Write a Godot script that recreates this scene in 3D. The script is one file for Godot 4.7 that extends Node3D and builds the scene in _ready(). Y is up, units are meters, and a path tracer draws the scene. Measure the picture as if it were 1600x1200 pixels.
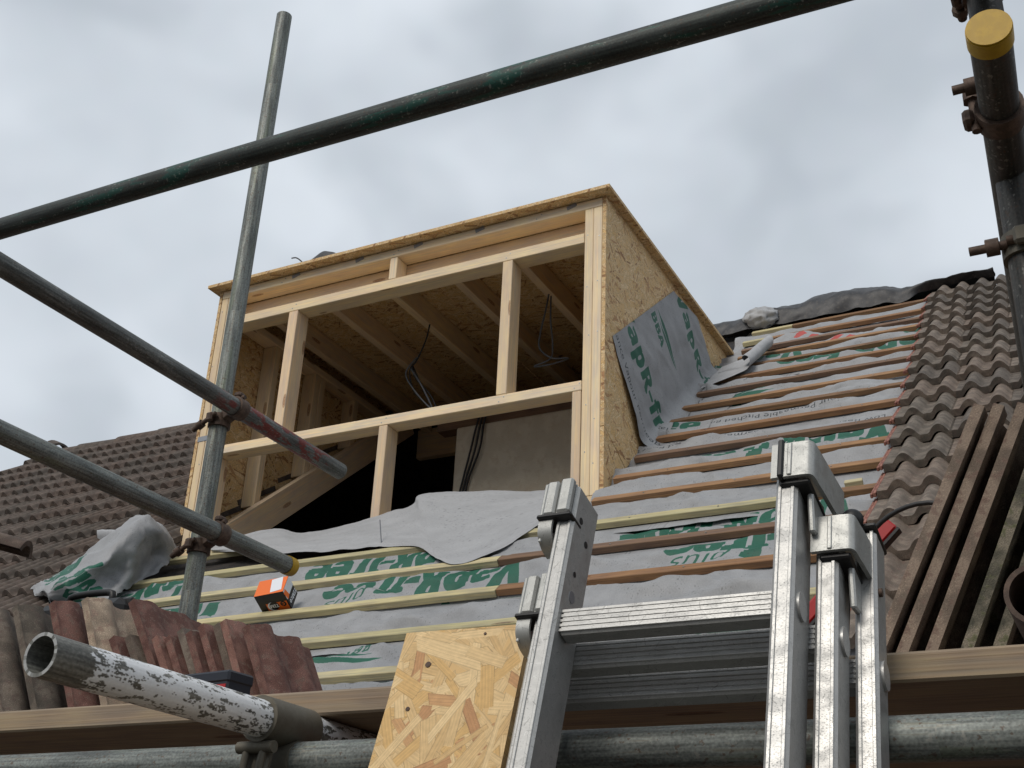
extends Node3D

const TH := 0.689405          # roof pitch, 39.5 degrees
var SN := sin(TH)
var CS := cos(TH)
var M := {}
var T := {}
var boxes := {}
var used := {}
var rng := RandomNumberGenerator.new()
var nz := FastNoiseLite.new()
var nf := FastNoiseLite.new()

# ------------------------------------------------------------------ start
func _ready():
	rng.seed = 4711
	nz.seed = 3; nz.frequency = 1.0; nz.fractal_octaves = 4
	nf.seed = 9; nf.frequency = 1.0; nf.fractal_type = FastNoiseLite.FRACTAL_RIDGED; nf.fractal_octaves = 2
	setup_view()
	make_textures()
	make_materials()
	build_ground()
	build_house()
	build_sky_blockers()
	build_scaffold()
	build_boards()
	build_ladder()
	build_panel()
	build_tile_stacks()
	build_sheets()
	build_small_things()

func setup_view():
	var cam := Camera3D.new()
	cam.name = "camera"
	cam.position = Vector3(0, 1.6, 0)
	cam.rotation_degrees = Vector3(25.6134, 28.4518, 2.7229)
	cam.fov = 35.46
	cam.near = 0.05
	cam.far = 600.0
	add_child(cam)
	cam.current = true
	var env := Environment.new()
	env.background_mode = Environment.BG_SKY
	env.tonemap_mode = Environment.TONE_MAPPER_LINEAR
	env.tonemap_exposure = 1.2
	env.sdfgi_enabled = true
	env.ssao_enabled = true
	env.ssil_enabled = true
	var sm := PanoramaSkyMaterial.new()
	sm.panorama = sky_texture()
	var sky := Sky.new()
	sky.sky_material = sm
	env.sky = sky
	var we := WorldEnvironment.new()
	we.name = "world_environment"
	we.environment = env
	add_child(we)
	var sun := DirectionalLight3D.new()
	sun.name = "sun"
	sun.light_energy = 0.5
	sun.light_angular_distance = 25.0
	sun.light_color = Color(1.0, 0.97, 0.93)
	sun.shadow_enabled = true
	add_child(sun)
	sun.look_at_from_position(Vector3(-3.0, 11.0, 6.0), Vector3(-1.5, 2.0, -4.0))

func sky_texture() -> ImageTexture:
	var w := 768
	var h := 384
	var im := Image.create(w, h, false, Image.FORMAT_RGB8)
	var a := FastNoiseLite.new()
	a.seed = 21; a.frequency = 1.5; a.fractal_octaves = 5; a.fractal_gain = 0.5
	var b := FastNoiseLite.new()
	b.seed = 77; b.frequency = 4.2; b.fractal_octaves = 4
	for y in h:
		var el := PI * (0.5 - (y + 0.5) / h)
		var cy := cos(el)
		for x in w:
			var az := TAU * (x + 0.5) / w
			var d := Vector3(cos(az) * cy, sin(el) * 1.7, sin(az) * cy)
			var q := d + Vector3(0.25, 0.2, -0.2) * b.get_noise_3d(d.x * 0.6, d.y * 0.6, d.z * 0.6)
			var v := a.get_noise_3dv(q * 1.15) * 1.1 + 0.22 * b.get_noise_3dv(d)
			v = clampf(0.5 + v * 0.8, 0.0, 1.0)
			v = v * v * (3.0 - 2.0 * v)
			var c := Color(0.672, 0.703, 0.737).lerp(Color(0.808, 0.835, 0.865), v)
			im.set_pixel(x, y, c)
	return ImageTexture.create_from_image(im)

# ------------------------------------------------------------------ naming and parenting
func numbered(called: String) -> String:
	if not used.has(called):
		used[called] = 0
		return called
	used[called] += 1
	return "%s_%03d" % [called, used[called]]

func tag(o: Node3D, label: String, category: String, group := ""):
	o.set_meta("label", label)
	o.set_meta("category", category)
	if group != "":
		o.set_meta("group", group)

func thing(called: String, label: String, category: String, at := Vector3.ZERO, group := "") -> Node3D:
	var o := Node3D.new()
	o.name = numbered(called)
	add_child(o)
	o.position = at
	tag(o, label, category, group)
	return o

func part(parent: Node3D, called: String) -> Node3D:
	var o := Node3D.new()
	o.name = called
	parent.add_child(o, true)
	return o

func obj(parent: Node3D, called: String, mesh: Mesh, mat: Material, xf := Transform3D.IDENTITY) -> MeshInstance3D:
	var o := MeshInstance3D.new()
	o.name = numbered(called) if parent == self else called
	o.mesh = mesh
	if mat != null:
		o.material_override = mat
	parent.add_child(o, true)
	o.transform = xf
	return o

# ------------------------------------------------------------------ geometry helpers
func roof(x: float, s: float, h := 0.0) -> Vector3:
	return Vector3(x, 3.335 + s * SN + h * CS, -4.25 - s * CS + h * SN)

func roof_basis() -> Basis:
	return Basis(Vector3.RIGHT, Vector3(0, CS, SN), Vector3(0, -SN, CS))

func along(d: Vector3, hint := Vector3.UP) -> Basis:
	# local x runs along d
	var x := d.normalized()
	if absf(x.dot(hint)) > 0.95:
		hint = Vector3(1, 0, 0)
	var z := x.cross(hint).normalized()
	var y := z.cross(x).normalized()
	return Basis(x, y, z)

func tri(st: SurfaceTool, a: Vector3, b: Vector3, c: Vector3, nrm: Vector3):
	# clockwise front faces
	if (b - a).cross(c - a).dot(nrm) > 0.0:
		var k := b
		b = c
		c = k
	st.set_normal(nrm); st.add_vertex(a)
	st.set_normal(nrm); st.add_vertex(b)
	st.set_normal(nrm); st.add_vertex(c)

func stri(st: SurfaceTool, v: Array):
	# three [point, normal, uv]; turned so that the front faces along the normals
	var o := [0, 1, 2]
	if (v[1][0] - v[0][0]).cross(v[2][0] - v[0][0]).dot(v[0][1] + v[1][1] + v[2][1]) > 0.0:
		o = [0, 2, 1]
	for i in o:
		st.set_normal(v[i][1])
		st.set_uv(v[i][2])
		st.add_vertex(v[i][0])

func quad(st: SurfaceTool, a: Vector3, b: Vector3, c: Vector3, d: Vector3, nrm: Vector3):
	tri(st, a, b, c, nrm)
	tri(st, a, c, d, nrm)

func add_box(st: SurfaceTool, size: Vector3, ch: float, xf := Transform3D.IDENTITY):
	var h := size * 0.5
	ch = minf(ch, minf(h.x, minf(h.y, h.z)) * 0.6)
	var ax: Array[Vector3] = [Vector3.RIGHT, Vector3.UP, Vector3.BACK]
	for i in 3:
		var j := (i + 1) % 3
		var k := (i + 2) % 3
		for sg in [-1.0, 1.0]:
			var nrm: Vector3 = ax[i] * sg
			var o: Vector3 = ax[i] * (h[i] * sg)
			var u: Vector3 = ax[j] * (h[j] - ch)
			var v: Vector3 = ax[k] * (h[k] - ch)
			quad(st, xf * (o + u + v), xf * (o - u + v), xf * (o - u - v), xf * (o + u - v), xf.basis * nrm)
		for sj in [-1.0, 1.0]:
			for sk in [-1.0, 1.0]:
				var nrm2: Vector3 = (ax[j] * sj + ax[k] * sk).normalized()
				var l: Vector3 = ax[i] * (h[i] - ch)
				var a: Vector3 = ax[j] * (h[j] * sj) + ax[k] * ((h[k] - ch) * sk)
				var b: Vector3 = ax[j] * ((h[j] - ch) * sj) + ax[k] * (h[k] * sk)
				quad(st, xf * (a + l), xf * (a - l), xf * (b - l), xf * (b + l), xf.basis * nrm2)
	for sx in [-1.0, 1.0]:
		for sy in [-1.0, 1.0]:
			for sz in [-1.0, 1.0]:
				var s := Vector3(sx, sy, sz)
				var a2 := Vector3(h.x, h.y - ch, h.z - ch) * s
				var b2 := Vector3(h.x - ch, h.y, h.z - ch) * s
				var c2 := Vector3(h.x - ch, h.y - ch, h.z) * s
				tri(st, xf * a2, xf * b2, xf * c2, (xf.basis * s).normalized())

func begin() -> SurfaceTool:
	var st := SurfaceTool.new()
	st.begin(Mesh.PRIMITIVE_TRIANGLES)
	return st

func box(size: Vector3, ch := 0.002) -> Mesh:
	var key := "%.4f %.4f %.4f %.4f" % [size.x, size.y, size.z, ch]
	if not boxes.has(key):
		var st := begin()
		add_box(st, size, ch)
		boxes[key] = st.commit()
	return boxes[key]

# a squared timber between two points, w across (local z) and t thick (local y)
func timber(parent: Node3D, called: String, a: Vector3, b: Vector3, t: float, w: float, mat: Material, hint := Vector3.UP, ch := 0.0025) -> MeshInstance3D:
	var bs := along(b - a, hint)
	return obj(parent, called, box(Vector3(a.distance_to(b), t, w), ch), mat, Transform3D(bs, (a + b) * 0.5))

# a batten: a bar with a slight bow and uneven edges, lower edge at s0 / s1
func batten_mesh(len: float, t: float, w: float, sd: float) -> Mesh:
	var st := begin()
	st.set_smooth_group(-1)
	var n := maxi(4, int(len / 0.12))
	var c := 0.002
	var prof: Array[Vector2] = [Vector2(-t / 2, -w / 2 + c), Vector2(-t / 2 + c, -w / 2), Vector2(t / 2 - c, -w / 2), Vector2(t / 2, -w / 2 + c), Vector2(t / 2, w / 2 - c), Vector2(t / 2 - c, w / 2), Vector2(-t / 2 + c, w / 2), Vector2(-t / 2, w / 2 - c)]
	var rings := []
	for i in n + 1:
		var x := -len / 2 + len * i / n
		var oy := 0.0018 * nz.get_noise_2d(x * 1.3 + sd * 7.0, sd)
		var oz := 0.006 * nz.get_noise_2d(x * 0.7 + sd * 3.0, sd + 40.0)
		var r := []
		for q in prof.size():
			var e := 0.0009 * nz.get_noise_2d(x * 9.0 + q * 13.0, sd)
			r.append(Vector3(x, prof[q].x + oy + e, prof[q].y + oz + e))
		rings.append(r)
	for i in n:
		for q in 8:
			var p: Vector3 = rings[i][q]
			var p2: Vector3 = rings[i][(q + 1) % 8]
			var p3: Vector3 = rings[i + 1][(q + 1) % 8]
			var p4: Vector3 = rings[i + 1][q]
			var m := (p + p2 + p3 + p4) * 0.25
			quad(st, p, p2, p3, p4, Vector3(0, m.y / t, m.z / w).normalized())
	for e in [0, n]:
		var ce := Vector3(rings[e][0].x, 0, 0)
		for q in 8:
			tri(st, ce, rings[e][q], rings[e][(q + 1) % 8], Vector3(-1 if e == 0 else 1, 0, 0))
	var st2 := begin()
	st2.append_from(st.commit(), 0, Transform3D.IDENTITY)
	return st2.commit()

# hollow round tube between two points; uv: u round, v along in metres
func tube_mesh(a: Vector3, b: Vector3, r: float, wall: float, seg := 28, bend := 0.0) -> Mesh:
	var st := begin()
	var bs := along(b - a)
	var l := a.distance_to(b)
	var n := 1 if bend == 0.0 else 12
	for layer in 2:
		var rr := r if layer == 0 else r - wall
		for i in n:
			for k in seg:
				var pts := []
				for q in [[0, 0], [0, 1], [1, 1], [1, 0]]:
					var an: float = TAU * (k + q[1]) / seg
					var f: float = float(i + q[0]) / n
					var d := bs.y * cos(an) + bs.z * sin(an)
					var off := bs.y * (bend * 4.0 * f * (f - 1.0))
					pts.append([a + (b - a) * f + off + d * rr, d * (1.0 if layer == 0 else -1.0), Vector2((k + q[1]) / float(seg), f * l)])
				stri(st, [pts[0], pts[1], pts[2]])
				stri(st, [pts[0], pts[2], pts[3]])
	for e in 2:
		var o := a if e == 0 else b
		var nn := -bs.x if e == 0 else bs.x
		for k in seg:
			var a0 := TAU * k / seg
			var a1 := TAU * (k + 1) / seg
			var d0 := bs.y * cos(a0) + bs.z * sin(a0)
			var d1 := bs.y * cos(a1) + bs.z * sin(a1)
			st.set_uv(Vector2(float(k) / seg, 0))
			quad(st, o + d0 * r, o + d1 * r, o + d1 * (r - wall), o + d0 * (r - wall), nn)
	return st.commit()

func rod_mesh(a: Vector3, b: Vector3, r: float, seg := 10) -> Mesh:
	return pipe_mesh([a, b], r, seg)

# solid bent rod or cable through the points (closed ends)
func pipe_mesh(pts: Array, r: float, seg := 8) -> Mesh:
	var st := begin()
	var fr := []
	var up := Vector3(0.13, 0.31, 0.94).normalized()
	for i in pts.size():
		var d: Vector3 = pts[mini(i + 1, pts.size() - 1)] - pts[maxi(i - 1, 0)]
		d = d.normalized()
		var z := d.cross(up).normalized()
		var y := z.cross(d).normalized()
		up = y
		fr.append([y, z, d])
	for i in pts.size() - 1:
		for k in seg:
			var v := []
			for q in [[0, 0], [0, 1], [1, 1], [1, 0]]:
				var an: float = TAU * (k + q[1]) / seg
				var d2: Vector3 = fr[i + q[0]][0] * cos(an) + fr[i + q[0]][1] * sin(an)
				v.append([pts[i + q[0]] + d2 * r, d2, Vector2(float(k) / seg, i * 0.02)])
			stri(st, [v[0], v[1], v[2]])
			stri(st, [v[0], v[2], v[3]])
	for e in [0, pts.size() - 1]:
		var nn: Vector3 = fr[e][2] * (-1.0 if e == 0 else 1.0)
		for k in seg:
			var a0 := TAU * k / seg
			var a1 := TAU * (k + 1) / seg
			tri(st, pts[e], pts[e] + (fr[e][0] * cos(a0) + fr[e][1] * sin(a0)) * r, pts[e] + (fr[e][0] * cos(a1) + fr[e][1] * sin(a1)) * r, nn)
	return st.commit()

func smooth_path(ctrl: Array, n: int) -> Array:
	var c := Curve3D.new()
	for i in ctrl.size():
		var t: Vector3 = (ctrl[mini(i + 1, ctrl.size() - 1)] - ctrl[maxi(i - 1, 0)]) / 6.0
		c.add_point(ctrl[i], -t, t)
	var out := []
	for i in n + 1:
		out.append(c.sample_baked(c.get_baked_length() * i / n, true))
	return out

# grid of points (rows of equal length) to a smooth sheet; uvs an equal grid
func grid_mesh(p: Array, uv: Array) -> Mesh:
	var st := begin()
	st.set_smooth_group(0)
	var nr: int = p.size()
	var nc: int = p[0].size()
	for i in nr:
		for j in nc:
			st.set_smooth_group(0)
			st.set_uv(uv[i][j])
			st.add_vertex(p[i][j])
	for i in nr - 1:
		for j in nc - 1:
			var a := i * nc + j
			for q in [a, a + 1, a + nc + 1, a, a + nc + 1, a + nc]:
				st.add_index(q)
	st.generate_normals()
	return st.commit()

func catmull(a: Vector3, b: Vector3, c: Vector3, d: Vector3, t: float) -> Vector3:
	return b.cubic_interpolate(c, a, d, t)

func sheet(ctrl: Array, sub: int, amp: float, sd: float, freq := 5.0) -> Mesh:
	var nr: int = ctrl.size()
	var nc: int = ctrl[0].size()
	var tmp := []
	for i in nr:
		var row := []
		for j in (nc - 1) * sub + 1:
			var k := mini(j / sub, nc - 2)
			var t := float(j - k * sub) / sub
			row.append(catmull(ctrl[i][maxi(k - 1, 0)], ctrl[i][k], ctrl[i][k + 1], ctrl[i][mini(k + 2, nc - 1)], t))
		tmp.append(row)
	var out := []
	var uv := []
	var cols: int = tmp[0].size()
	for i in (nr - 1) * sub + 1:
		var k := mini(i / sub, nr - 2)
		var t := float(i - k * sub) / sub
		var row := []
		var ur := []
		for j in cols:
			var q := catmull(tmp[maxi(k - 1, 0)][j], tmp[k][j], tmp[k + 1][j], tmp[mini(k + 2, nr - 1)][j], t)
			var w := q * freq
			q += Vector3(nz.get_noise_3d(w.x, w.y, w.z + sd), nz.get_noise_3d(w.x + 50.0, w.y, w.z + sd), nz.get_noise_3d(w.x, w.y + 50.0, w.z + sd)) * amp
			q += Vector3(0, CS, SN) * (amp * 0.7 * (nf.get_noise_3d(w.x * 0.5, w.y * 0.5, w.z * 0.5 + sd)))
			row.append(q)
			ur.append(Vector2(float(i) / ((nr - 1) * sub), 1.0 - float(j) / (cols - 1)))
		out.append(row)
		uv.append(ur)
	return grid_mesh(out, uv)

# ------------------------------------------------------------------ textures
func seam(w: int, h: int, freq: float, sd: int, oct := 4, type := FastNoiseLite.FRACTAL_FBM, cell := false) -> PackedByteArray:
	var n := FastNoiseLite.new()
	n.seed = sd; n.frequency = freq; n.fractal_octaves = oct; n.fractal_type = type
	if cell:
		n.noise_type = FastNoiseLite.TYPE_CELLULAR
	var im := n.get_seamless_image(w, h)
	im.convert(Image.FORMAT_L8)
	return im.get_data()

func tex(im: Image) -> ImageTexture:
	im.generate_mipmaps()
	return ImageTexture.create_from_image(im)

func normal_of(im: Image, strength: float) -> ImageTexture:
	var b: Image = im.duplicate()
	b.clear_mipmaps()
	b.convert(Image.FORMAT_RGBA8)
	b.bump_map_to_normal_map(strength)
	b.generate_mipmaps()
	return ImageTexture.create_from_image(b)

func from_bytes(w: int, h: int, d: PackedByteArray) -> Image:
	return Image.create_from_data(w, h, false, Image.FORMAT_RGB8, d)

func make_textures():
	wood_texture("wood", 5, 0.16, 4)
	wood_texture("rough", 15, 0.34, 3)
	osb_texture("osb", 1024, 2600, 31, 1.0)
	osb_texture("osb_big", 1024, 1100, 47, 2.2)
	mottled("tile", 512, [Color8(108, 101, 95), Color8(140, 131, 123), Color8(116, 102, 97)], 101, 0.22)
	mottled("tile_red", 512, [Color8(116, 89, 83), Color8(146, 119, 112), Color8(136, 124, 116)], 201, 0.3)
	mottled("moss", 512, [Color8(74, 72, 62), Color8(124, 116, 102), Color8(90, 92, 66)], 301, 0.35)
	mottled("plaster", 512, [Color8(200, 195, 185), Color8(210, 206, 197), Color8(198, 190, 178)], 401, 0.05)
	mottled("plastic", 512, [Color8(34, 34, 37), Color8(52, 52, 54), Color8(70, 66, 62)], 501, 0.12)
	mottled("ground", 512, [Color8(62, 62, 58), Color8(82, 80, 75), Color8(60, 66, 48)], 601, 0.3)
	alu_texture()
	tube_texture("galv", 0)
	tube_texture("flake", 1)
	tube_texture("red", 2)
	tube_texture("green", 3)
	tube_texture("dark", 4)
	print_texture()
	cheek_texture()
	grey_texture()

func wood_texture(key: String, sd: int, contrast: float, knots: int):
	var w := 1024
	var h := 256
	var n := FastNoiseLite.new()
	n.seed = sd; n.frequency = 1.0; n.fractal_octaves = 3
	var r := RandomNumberGenerator.new()
	r.seed = sd
	var kn := []
	for i in knots:
		kn.append([r.randf() * w, (0.12 + 0.76 * r.randf()) * h, 4.0 + 9.0 * r.randf()])
	var d := PackedByteArray()
	d.resize(w * h * 3)
	var k := 0
	for y in h:
		var fv := float(y) / h
		var bl := clampf((fv - 0.8) / 0.2, 0.0, 1.0)
		for x in w:
			var an := TAU * x / w
			var ca := cos(an) * 0.5
			var sa := sin(an) * 0.5
			var yy := fv
			var dark := 0.0
			for q in kn:
				var dx: float = (x - q[0]) * 0.5
				var dy: float = y - q[1]
				if absf(dx) < 60.0 and absf(dy) < 40.0:
					var dd: float = sqrt(dx * dx + dy * dy) / q[2]
					if dd < 4.0:
						dark = maxf(dark, smoothstep(1.25, 0.8, dd) * (0.75 + 0.25 * sin(dd * 14.0)))
						yy += (dy / h) * 0.55 * exp(-dd * 0.9)
			var g1 := n.get_noise_3d(ca, sa, yy * 34.0)
			var g2 := n.get_noise_3d(ca * 2.5, sa * 2.5, yy * 120.0 + 30.0)
			if bl > 0.0:
				g1 = lerpf(g1, n.get_noise_3d(ca, sa, (yy - 1.0) * 34.0), bl)
				g2 = lerpf(g2, n.get_noise_3d(ca * 2.5, sa * 2.5, (yy - 1.0) * 120.0 + 30.0), bl)
			var blot := n.get_noise_3d(ca * 4.0, sa * 4.0, yy * 5.0 + 70.0)
			var v := 1.0 + contrast * (0.55 * g1 + 0.4 * g2 + 0.4 * blot) - contrast * 0.4 * maxf(0.0, sin(g1 * 9.0) - 0.55)
			var cr := 0.93 * v - dark * 0.30
			var cg := 0.92 * v * (1.0 - 0.05 * g1) - dark * 0.38
			var cb := 0.9 * v * (1.0 - 0.12 * g1 - 0.06 * blot) - dark * 0.40
			d[k] = clampi(int(cr * 255.0), 20, 255)
			d[k + 1] = clampi(int(cg * 255.0), 20, 255)
			d[k + 2] = clampi(int(cb * 255.0), 20, 255)
			k += 3
	var im := from_bytes(w, h, d)
	T[key] = tex(im)
	T[key + "_n"] = normal_of(im, 2.2 if key == "wood" else 5.0)

func osb_texture(key: String, w: int, count: int, sd: int, k: float):
	var d := PackedByteArray()
	d.resize(w * w * 3)
	var hb := PackedByteArray()
	hb.resize(w * w)
	var base := [206, 176, 130]
	for i in w * w:
		d[i * 3] = base[0]; d[i * 3 + 1] = base[1]; d[i * 3 + 2] = base[2]
		hb[i] = 60
	var gr := seam(w, w, 0.09 / k, sd + 3, 3)
	var r := RandomNumberGenerator.new()
	r.seed = sd
	for i in count:
		var cx := r.randf() * w
		var cy := r.randf() * w
		var an := r.randfn(0.0, 0.75) if k == 1.0 else r.randf() * TAU
		var ln := (38.0 + 55.0 * r.randf()) * k
		var wd := (5.0 + 15.0 * r.randf() * r.randf() + 4.0 * r.randf()) * (k if k == 1.0 else k * 1.05)
		var tone := r.randf()
		var c := Color8(212, 182, 136).lerp(Color8(232, 208, 168), r.randf())
		if k > 1.0 and tone < 0.13:
			c = Color8(188, 144, 106).lerp(Color8(210, 170, 126), r.randf())
		elif tone < 0.12:
			c = Color8(178, 138, 98).lerp(Color8(196, 158, 116), r.randf())
		elif tone < 0.15:
			c = Color8(158, 120, 82)
		elif tone < 0.32:
			c = Color8(216, 182, 128)
		var ca := cos(an)
		var sa := sin(an)
		var skew := r.randf_range(-0.8, 0.8)
		var hgt := 70 + r.randi() % 150
		var ph := r.randf() * 90.0
		for ui in int(ln / 0.85):
			for vi in int(wd / 0.85):
				var v := -wd * 0.5 + 0.85 * vi
				var u := -ln * 0.5 + 0.85 * ui - skew * v
				var px := posmod(int(cx + u * ca - v * sa), w)
				var py := posmod(int(cy + u * sa + v * ca), w)
				var q := py * w + px
				var g := 0.93 + (0.09 if k == 1.0 else 0.03) * sin(v * 1.7 / sqrt(k) + ph + 0.02 * u) * sin(v * 0.61 / k + ph) + (gr[q] - 128) / 128.0 * (0.16 if k == 1.0 else 0.05) + (0.0 if k == 1.0 else 0.035 * sin(v * 1.15 + 2.0 * sin(u * 0.03 + ph) + ph) * sin(v * 0.37 + u * 0.015 + ph * 2.0))
				if wd * 0.5 - absf(v) < 0.8 * sqrt(k) or ln * 0.5 - absf(u + skew * v) < 0.9:
					g *= 0.86
				d[q * 3] = clampi(int(c.r * 255.0 * g), 0, 255)
				d[q * 3 + 1] = clampi(int(c.g * 255.0 * g), 0, 255)
				d[q * 3 + 2] = clampi(int(c.b * 255.0 * g), 0, 255)
				hb[q] = clampi(int(hgt + 10.0 * sin(v * 1.7 + ph)), 0, 255)
	T[key] = tex(from_bytes(w, w, d))
	T[key + "_n"] = normal_of(Image.create_from_data(w, w, false, Image.FORMAT_L8, hb), 1.6)

func mottled(key: String, w: int, c: Array, sd: int, grain: float):
	var a := seam(w, w, 0.012, sd, 5)
	var b := seam(w, w, 0.035, sd + 1, 4)
	var g := seam(w, w, 0.35, sd + 2, 2)
	var d := PackedByteArray()
	d.resize(w * w * 3)
	var hb := PackedByteArray()
	hb.resize(w * w)
	for i in w * w:
		var va := a[i] / 255.0
		var vb := b[i] / 255.0
		var vg := g[i] / 255.0 - 0.5
		var col: Color = c[0].lerp(c[1], smoothstep(0.3, 0.75, va))
		col = col.lerp(c[2], smoothstep(0.55, 0.8, vb) * 0.8)
		var m := 1.0 + grain * vg * 2.0
		if vg > 0.34 and grain > 0.2:
			m += 0.35
		d[i * 3] = clampi(int(col.r * 255.0 * m), 0, 255)
		d[i * 3 + 1] = clampi(int(col.g * 255.0 * m), 0, 255)
		d[i * 3 + 2] = clampi(int(col.b * 255.0 * m), 0, 255)
		hb[i] = clampi(int(128 + vg * 180.0 + (vb - 0.5) * 60.0), 0, 255)
	T[key] = tex(from_bytes(w, w, d))
	T[key + "_n"] = normal_of(Image.create_from_data(w, w, false, Image.FORMAT_L8, hb), 1.5)

func alu_texture():
	var w := 512
	var a := seam(w, w, 0.015, 811, 4)
	var g := seam(w, w, 0.2, 812, 3)
	var d := PackedByteArray()
	d.resize(w * w * 3)
	var ro := PackedByteArray()
	ro.resize(w * w)
	for i in w * w:
		var va := a[i] / 255.0
		var vg := g[i] / 255.0
		var v := 0.80 + 0.10 * (va - 0.5)
		v -= 0.30 * smoothstep(0.78, 0.9, vg) * smoothstep(0.42, 0.6, va)
		v -= 0.05 * smoothstep(0.6, 0.75, va) + 0.05 * (vg - 0.5)
		d[i * 3] = int(v * 255); d[i * 3 + 1] = int(v * 253); d[i * 3 + 2] = int(v * 248)
		ro[i] = clampi(int(255 * (0.3 + 0.3 * va + 0.2 * smoothstep(0.6, 0.8, vg))), 0, 255)
	var r := RandomNumberGenerator.new()
	r.seed = 5
	for i in 420:
		var x := r.randf() * w
		var y := r.randf() * w
		var an := r.randf() * TAU
		var dk := r.randf() < 0.5
		for k in int(6 + 40 * r.randf() * r.randf()):
			var q := posmod(int(y), w) * w + posmod(int(x), w)
			for m in 3:
				d[q * 3 + m] = clampi(d[q * 3 + m] + (-60 if dk else 26), 0, 255)
			x += cos(an); y += sin(an)
			an += r.randfn(0.0, 0.05)
	T["alu"] = tex(from_bytes(w, w, d))
	T["alu_r"] = tex(Image.create_from_data(w, w, false, Image.FORMAT_L8, ro))

# kinds: 0 galvanised, 1 flaking white paint, 2 worn red paint, 3 dark green tinge, 4 dark weathered
func tube_texture(key: String, kind: int):
	var w := 160
	var h := 1024                     # 0.8 m of tube
	var n := FastNoiseLite.new()
	n.seed = 40 + kind; n.frequency = 1.0; n.fractal_octaves = 4
	var d := PackedByteArray()
	d.resize(w * h * 3)
	var k := 0
	for y in h:
		var v := y / float(h) * (1.9 if kind == 2 or kind == 1 else 0.8)
		for x in w:
			var an := TAU * x / w
			var px := cos(an) * 0.024
			var pz := sin(an) * 0.024
			var big := n.get_noise_3d(px * 25.0, v * 6.0, pz * 25.0)
			var fine := n.get_noise_3d(px * 260.0, v * 200.0, pz * 260.0)
			var streak := n.get_noise_3d(px * 160.0, v * 6.0 + 9.0, pz * 160.0)
			var g := (0.46 if kind == 0 or kind == 2 else 0.40) + 0.12 * big + 0.13 * fine + 0.19 * streak
			var c := Color(g * 0.96, g, g * 0.97)
			if kind == 1:
				var f := n.get_noise_3d(px * 90.0 + 4.0, v * 34.0, pz * 90.0) + 0.55 * fine + 0.45 * n.get_noise_3d(px * 200.0, v * 22.0, pz * 200.0)
				var t := -0.08 + 1.4 * smoothstep(0.075, 0.025, v) - 0.1
				c = Color(g * 0.98, g * 0.98, g * 0.93)
				if f > t - 0.04 - 0.2 * big:
					c = Color(0.84, 0.85, 0.86) * (1.0 + 0.07 * streak + 0.05 * fine)
				if absf(f - (t - 0.04 - 0.2 * big)) < 0.02:
					c = c * 0.72
			elif kind == 2:
				var f2 := n.get_noise_3d(px * 45.0, v * 16.0 + 3.0, pz * 45.0)
				c = Color(g * 0.78, g * 0.8, g * 0.78)
				c = c.lerp(Color(0.44, 0.19, 0.17) * (1.0 + 0.3 * fine), smoothstep(-0.10, 0.16, f2 + 0.2 * fine) * smoothstep(1.22, 1.38, v) * smoothstep(1.80, 1.74, v))
			elif kind == 3:
				c = Color(g * 0.52, g * 0.57, g * 0.54)
				c = c.lerp(Color(0.10, 0.30, 0.26), 0.75 * smoothstep(0.12, 0.42, big + 0.25 * streak))
			elif kind == 4:
				c = Color(g * 0.55, g * 0.54, g * 0.51)
			else:
				c = c.lerp(Color(0.40, 0.38, 0.33), 0.6 * smoothstep(0.25, 0.5, streak + 0.3 * big))
				c = c.lerp(Color(0.47, 0.51, 0.38), 0.3 * smoothstep(0.1, 0.5, n.get_noise_3d(px * 30.0 + 11.0, v * 3.0, pz * 30.0)))
			# cement splashes and rust freckles
			if kind != 1:
				var sp := n.get_noise_3d(px * 120.0 + 31.0, v * 90.0, pz * 120.0)
				if sp > 0.34 and big > 0.0:
					c = c.lerp(Color(0.58, 0.57, 0.54), 0.55)
				elif sp < -0.40:
					c = c.lerp(Color(0.30, 0.21, 0.16), 0.5)
			d[k] = clampi(int(c.r * 255), 0, 255)
			d[k + 1] = clampi(int(c.g * 255), 0, 255)
			d[k + 2] = clampi(int(c.b * 255), 0, 255)
			k += 3
	T["tube_" + key] = tex(from_bytes(w, h, d))

func font(bold: bool, italic := false) -> Font:
	var f := SystemFont.new()
	f.font_names = PackedStringArray(["Droid Sans"])
	f.font_weight = 700 if bold else 400
	f.font_italic = italic
	return f

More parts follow.
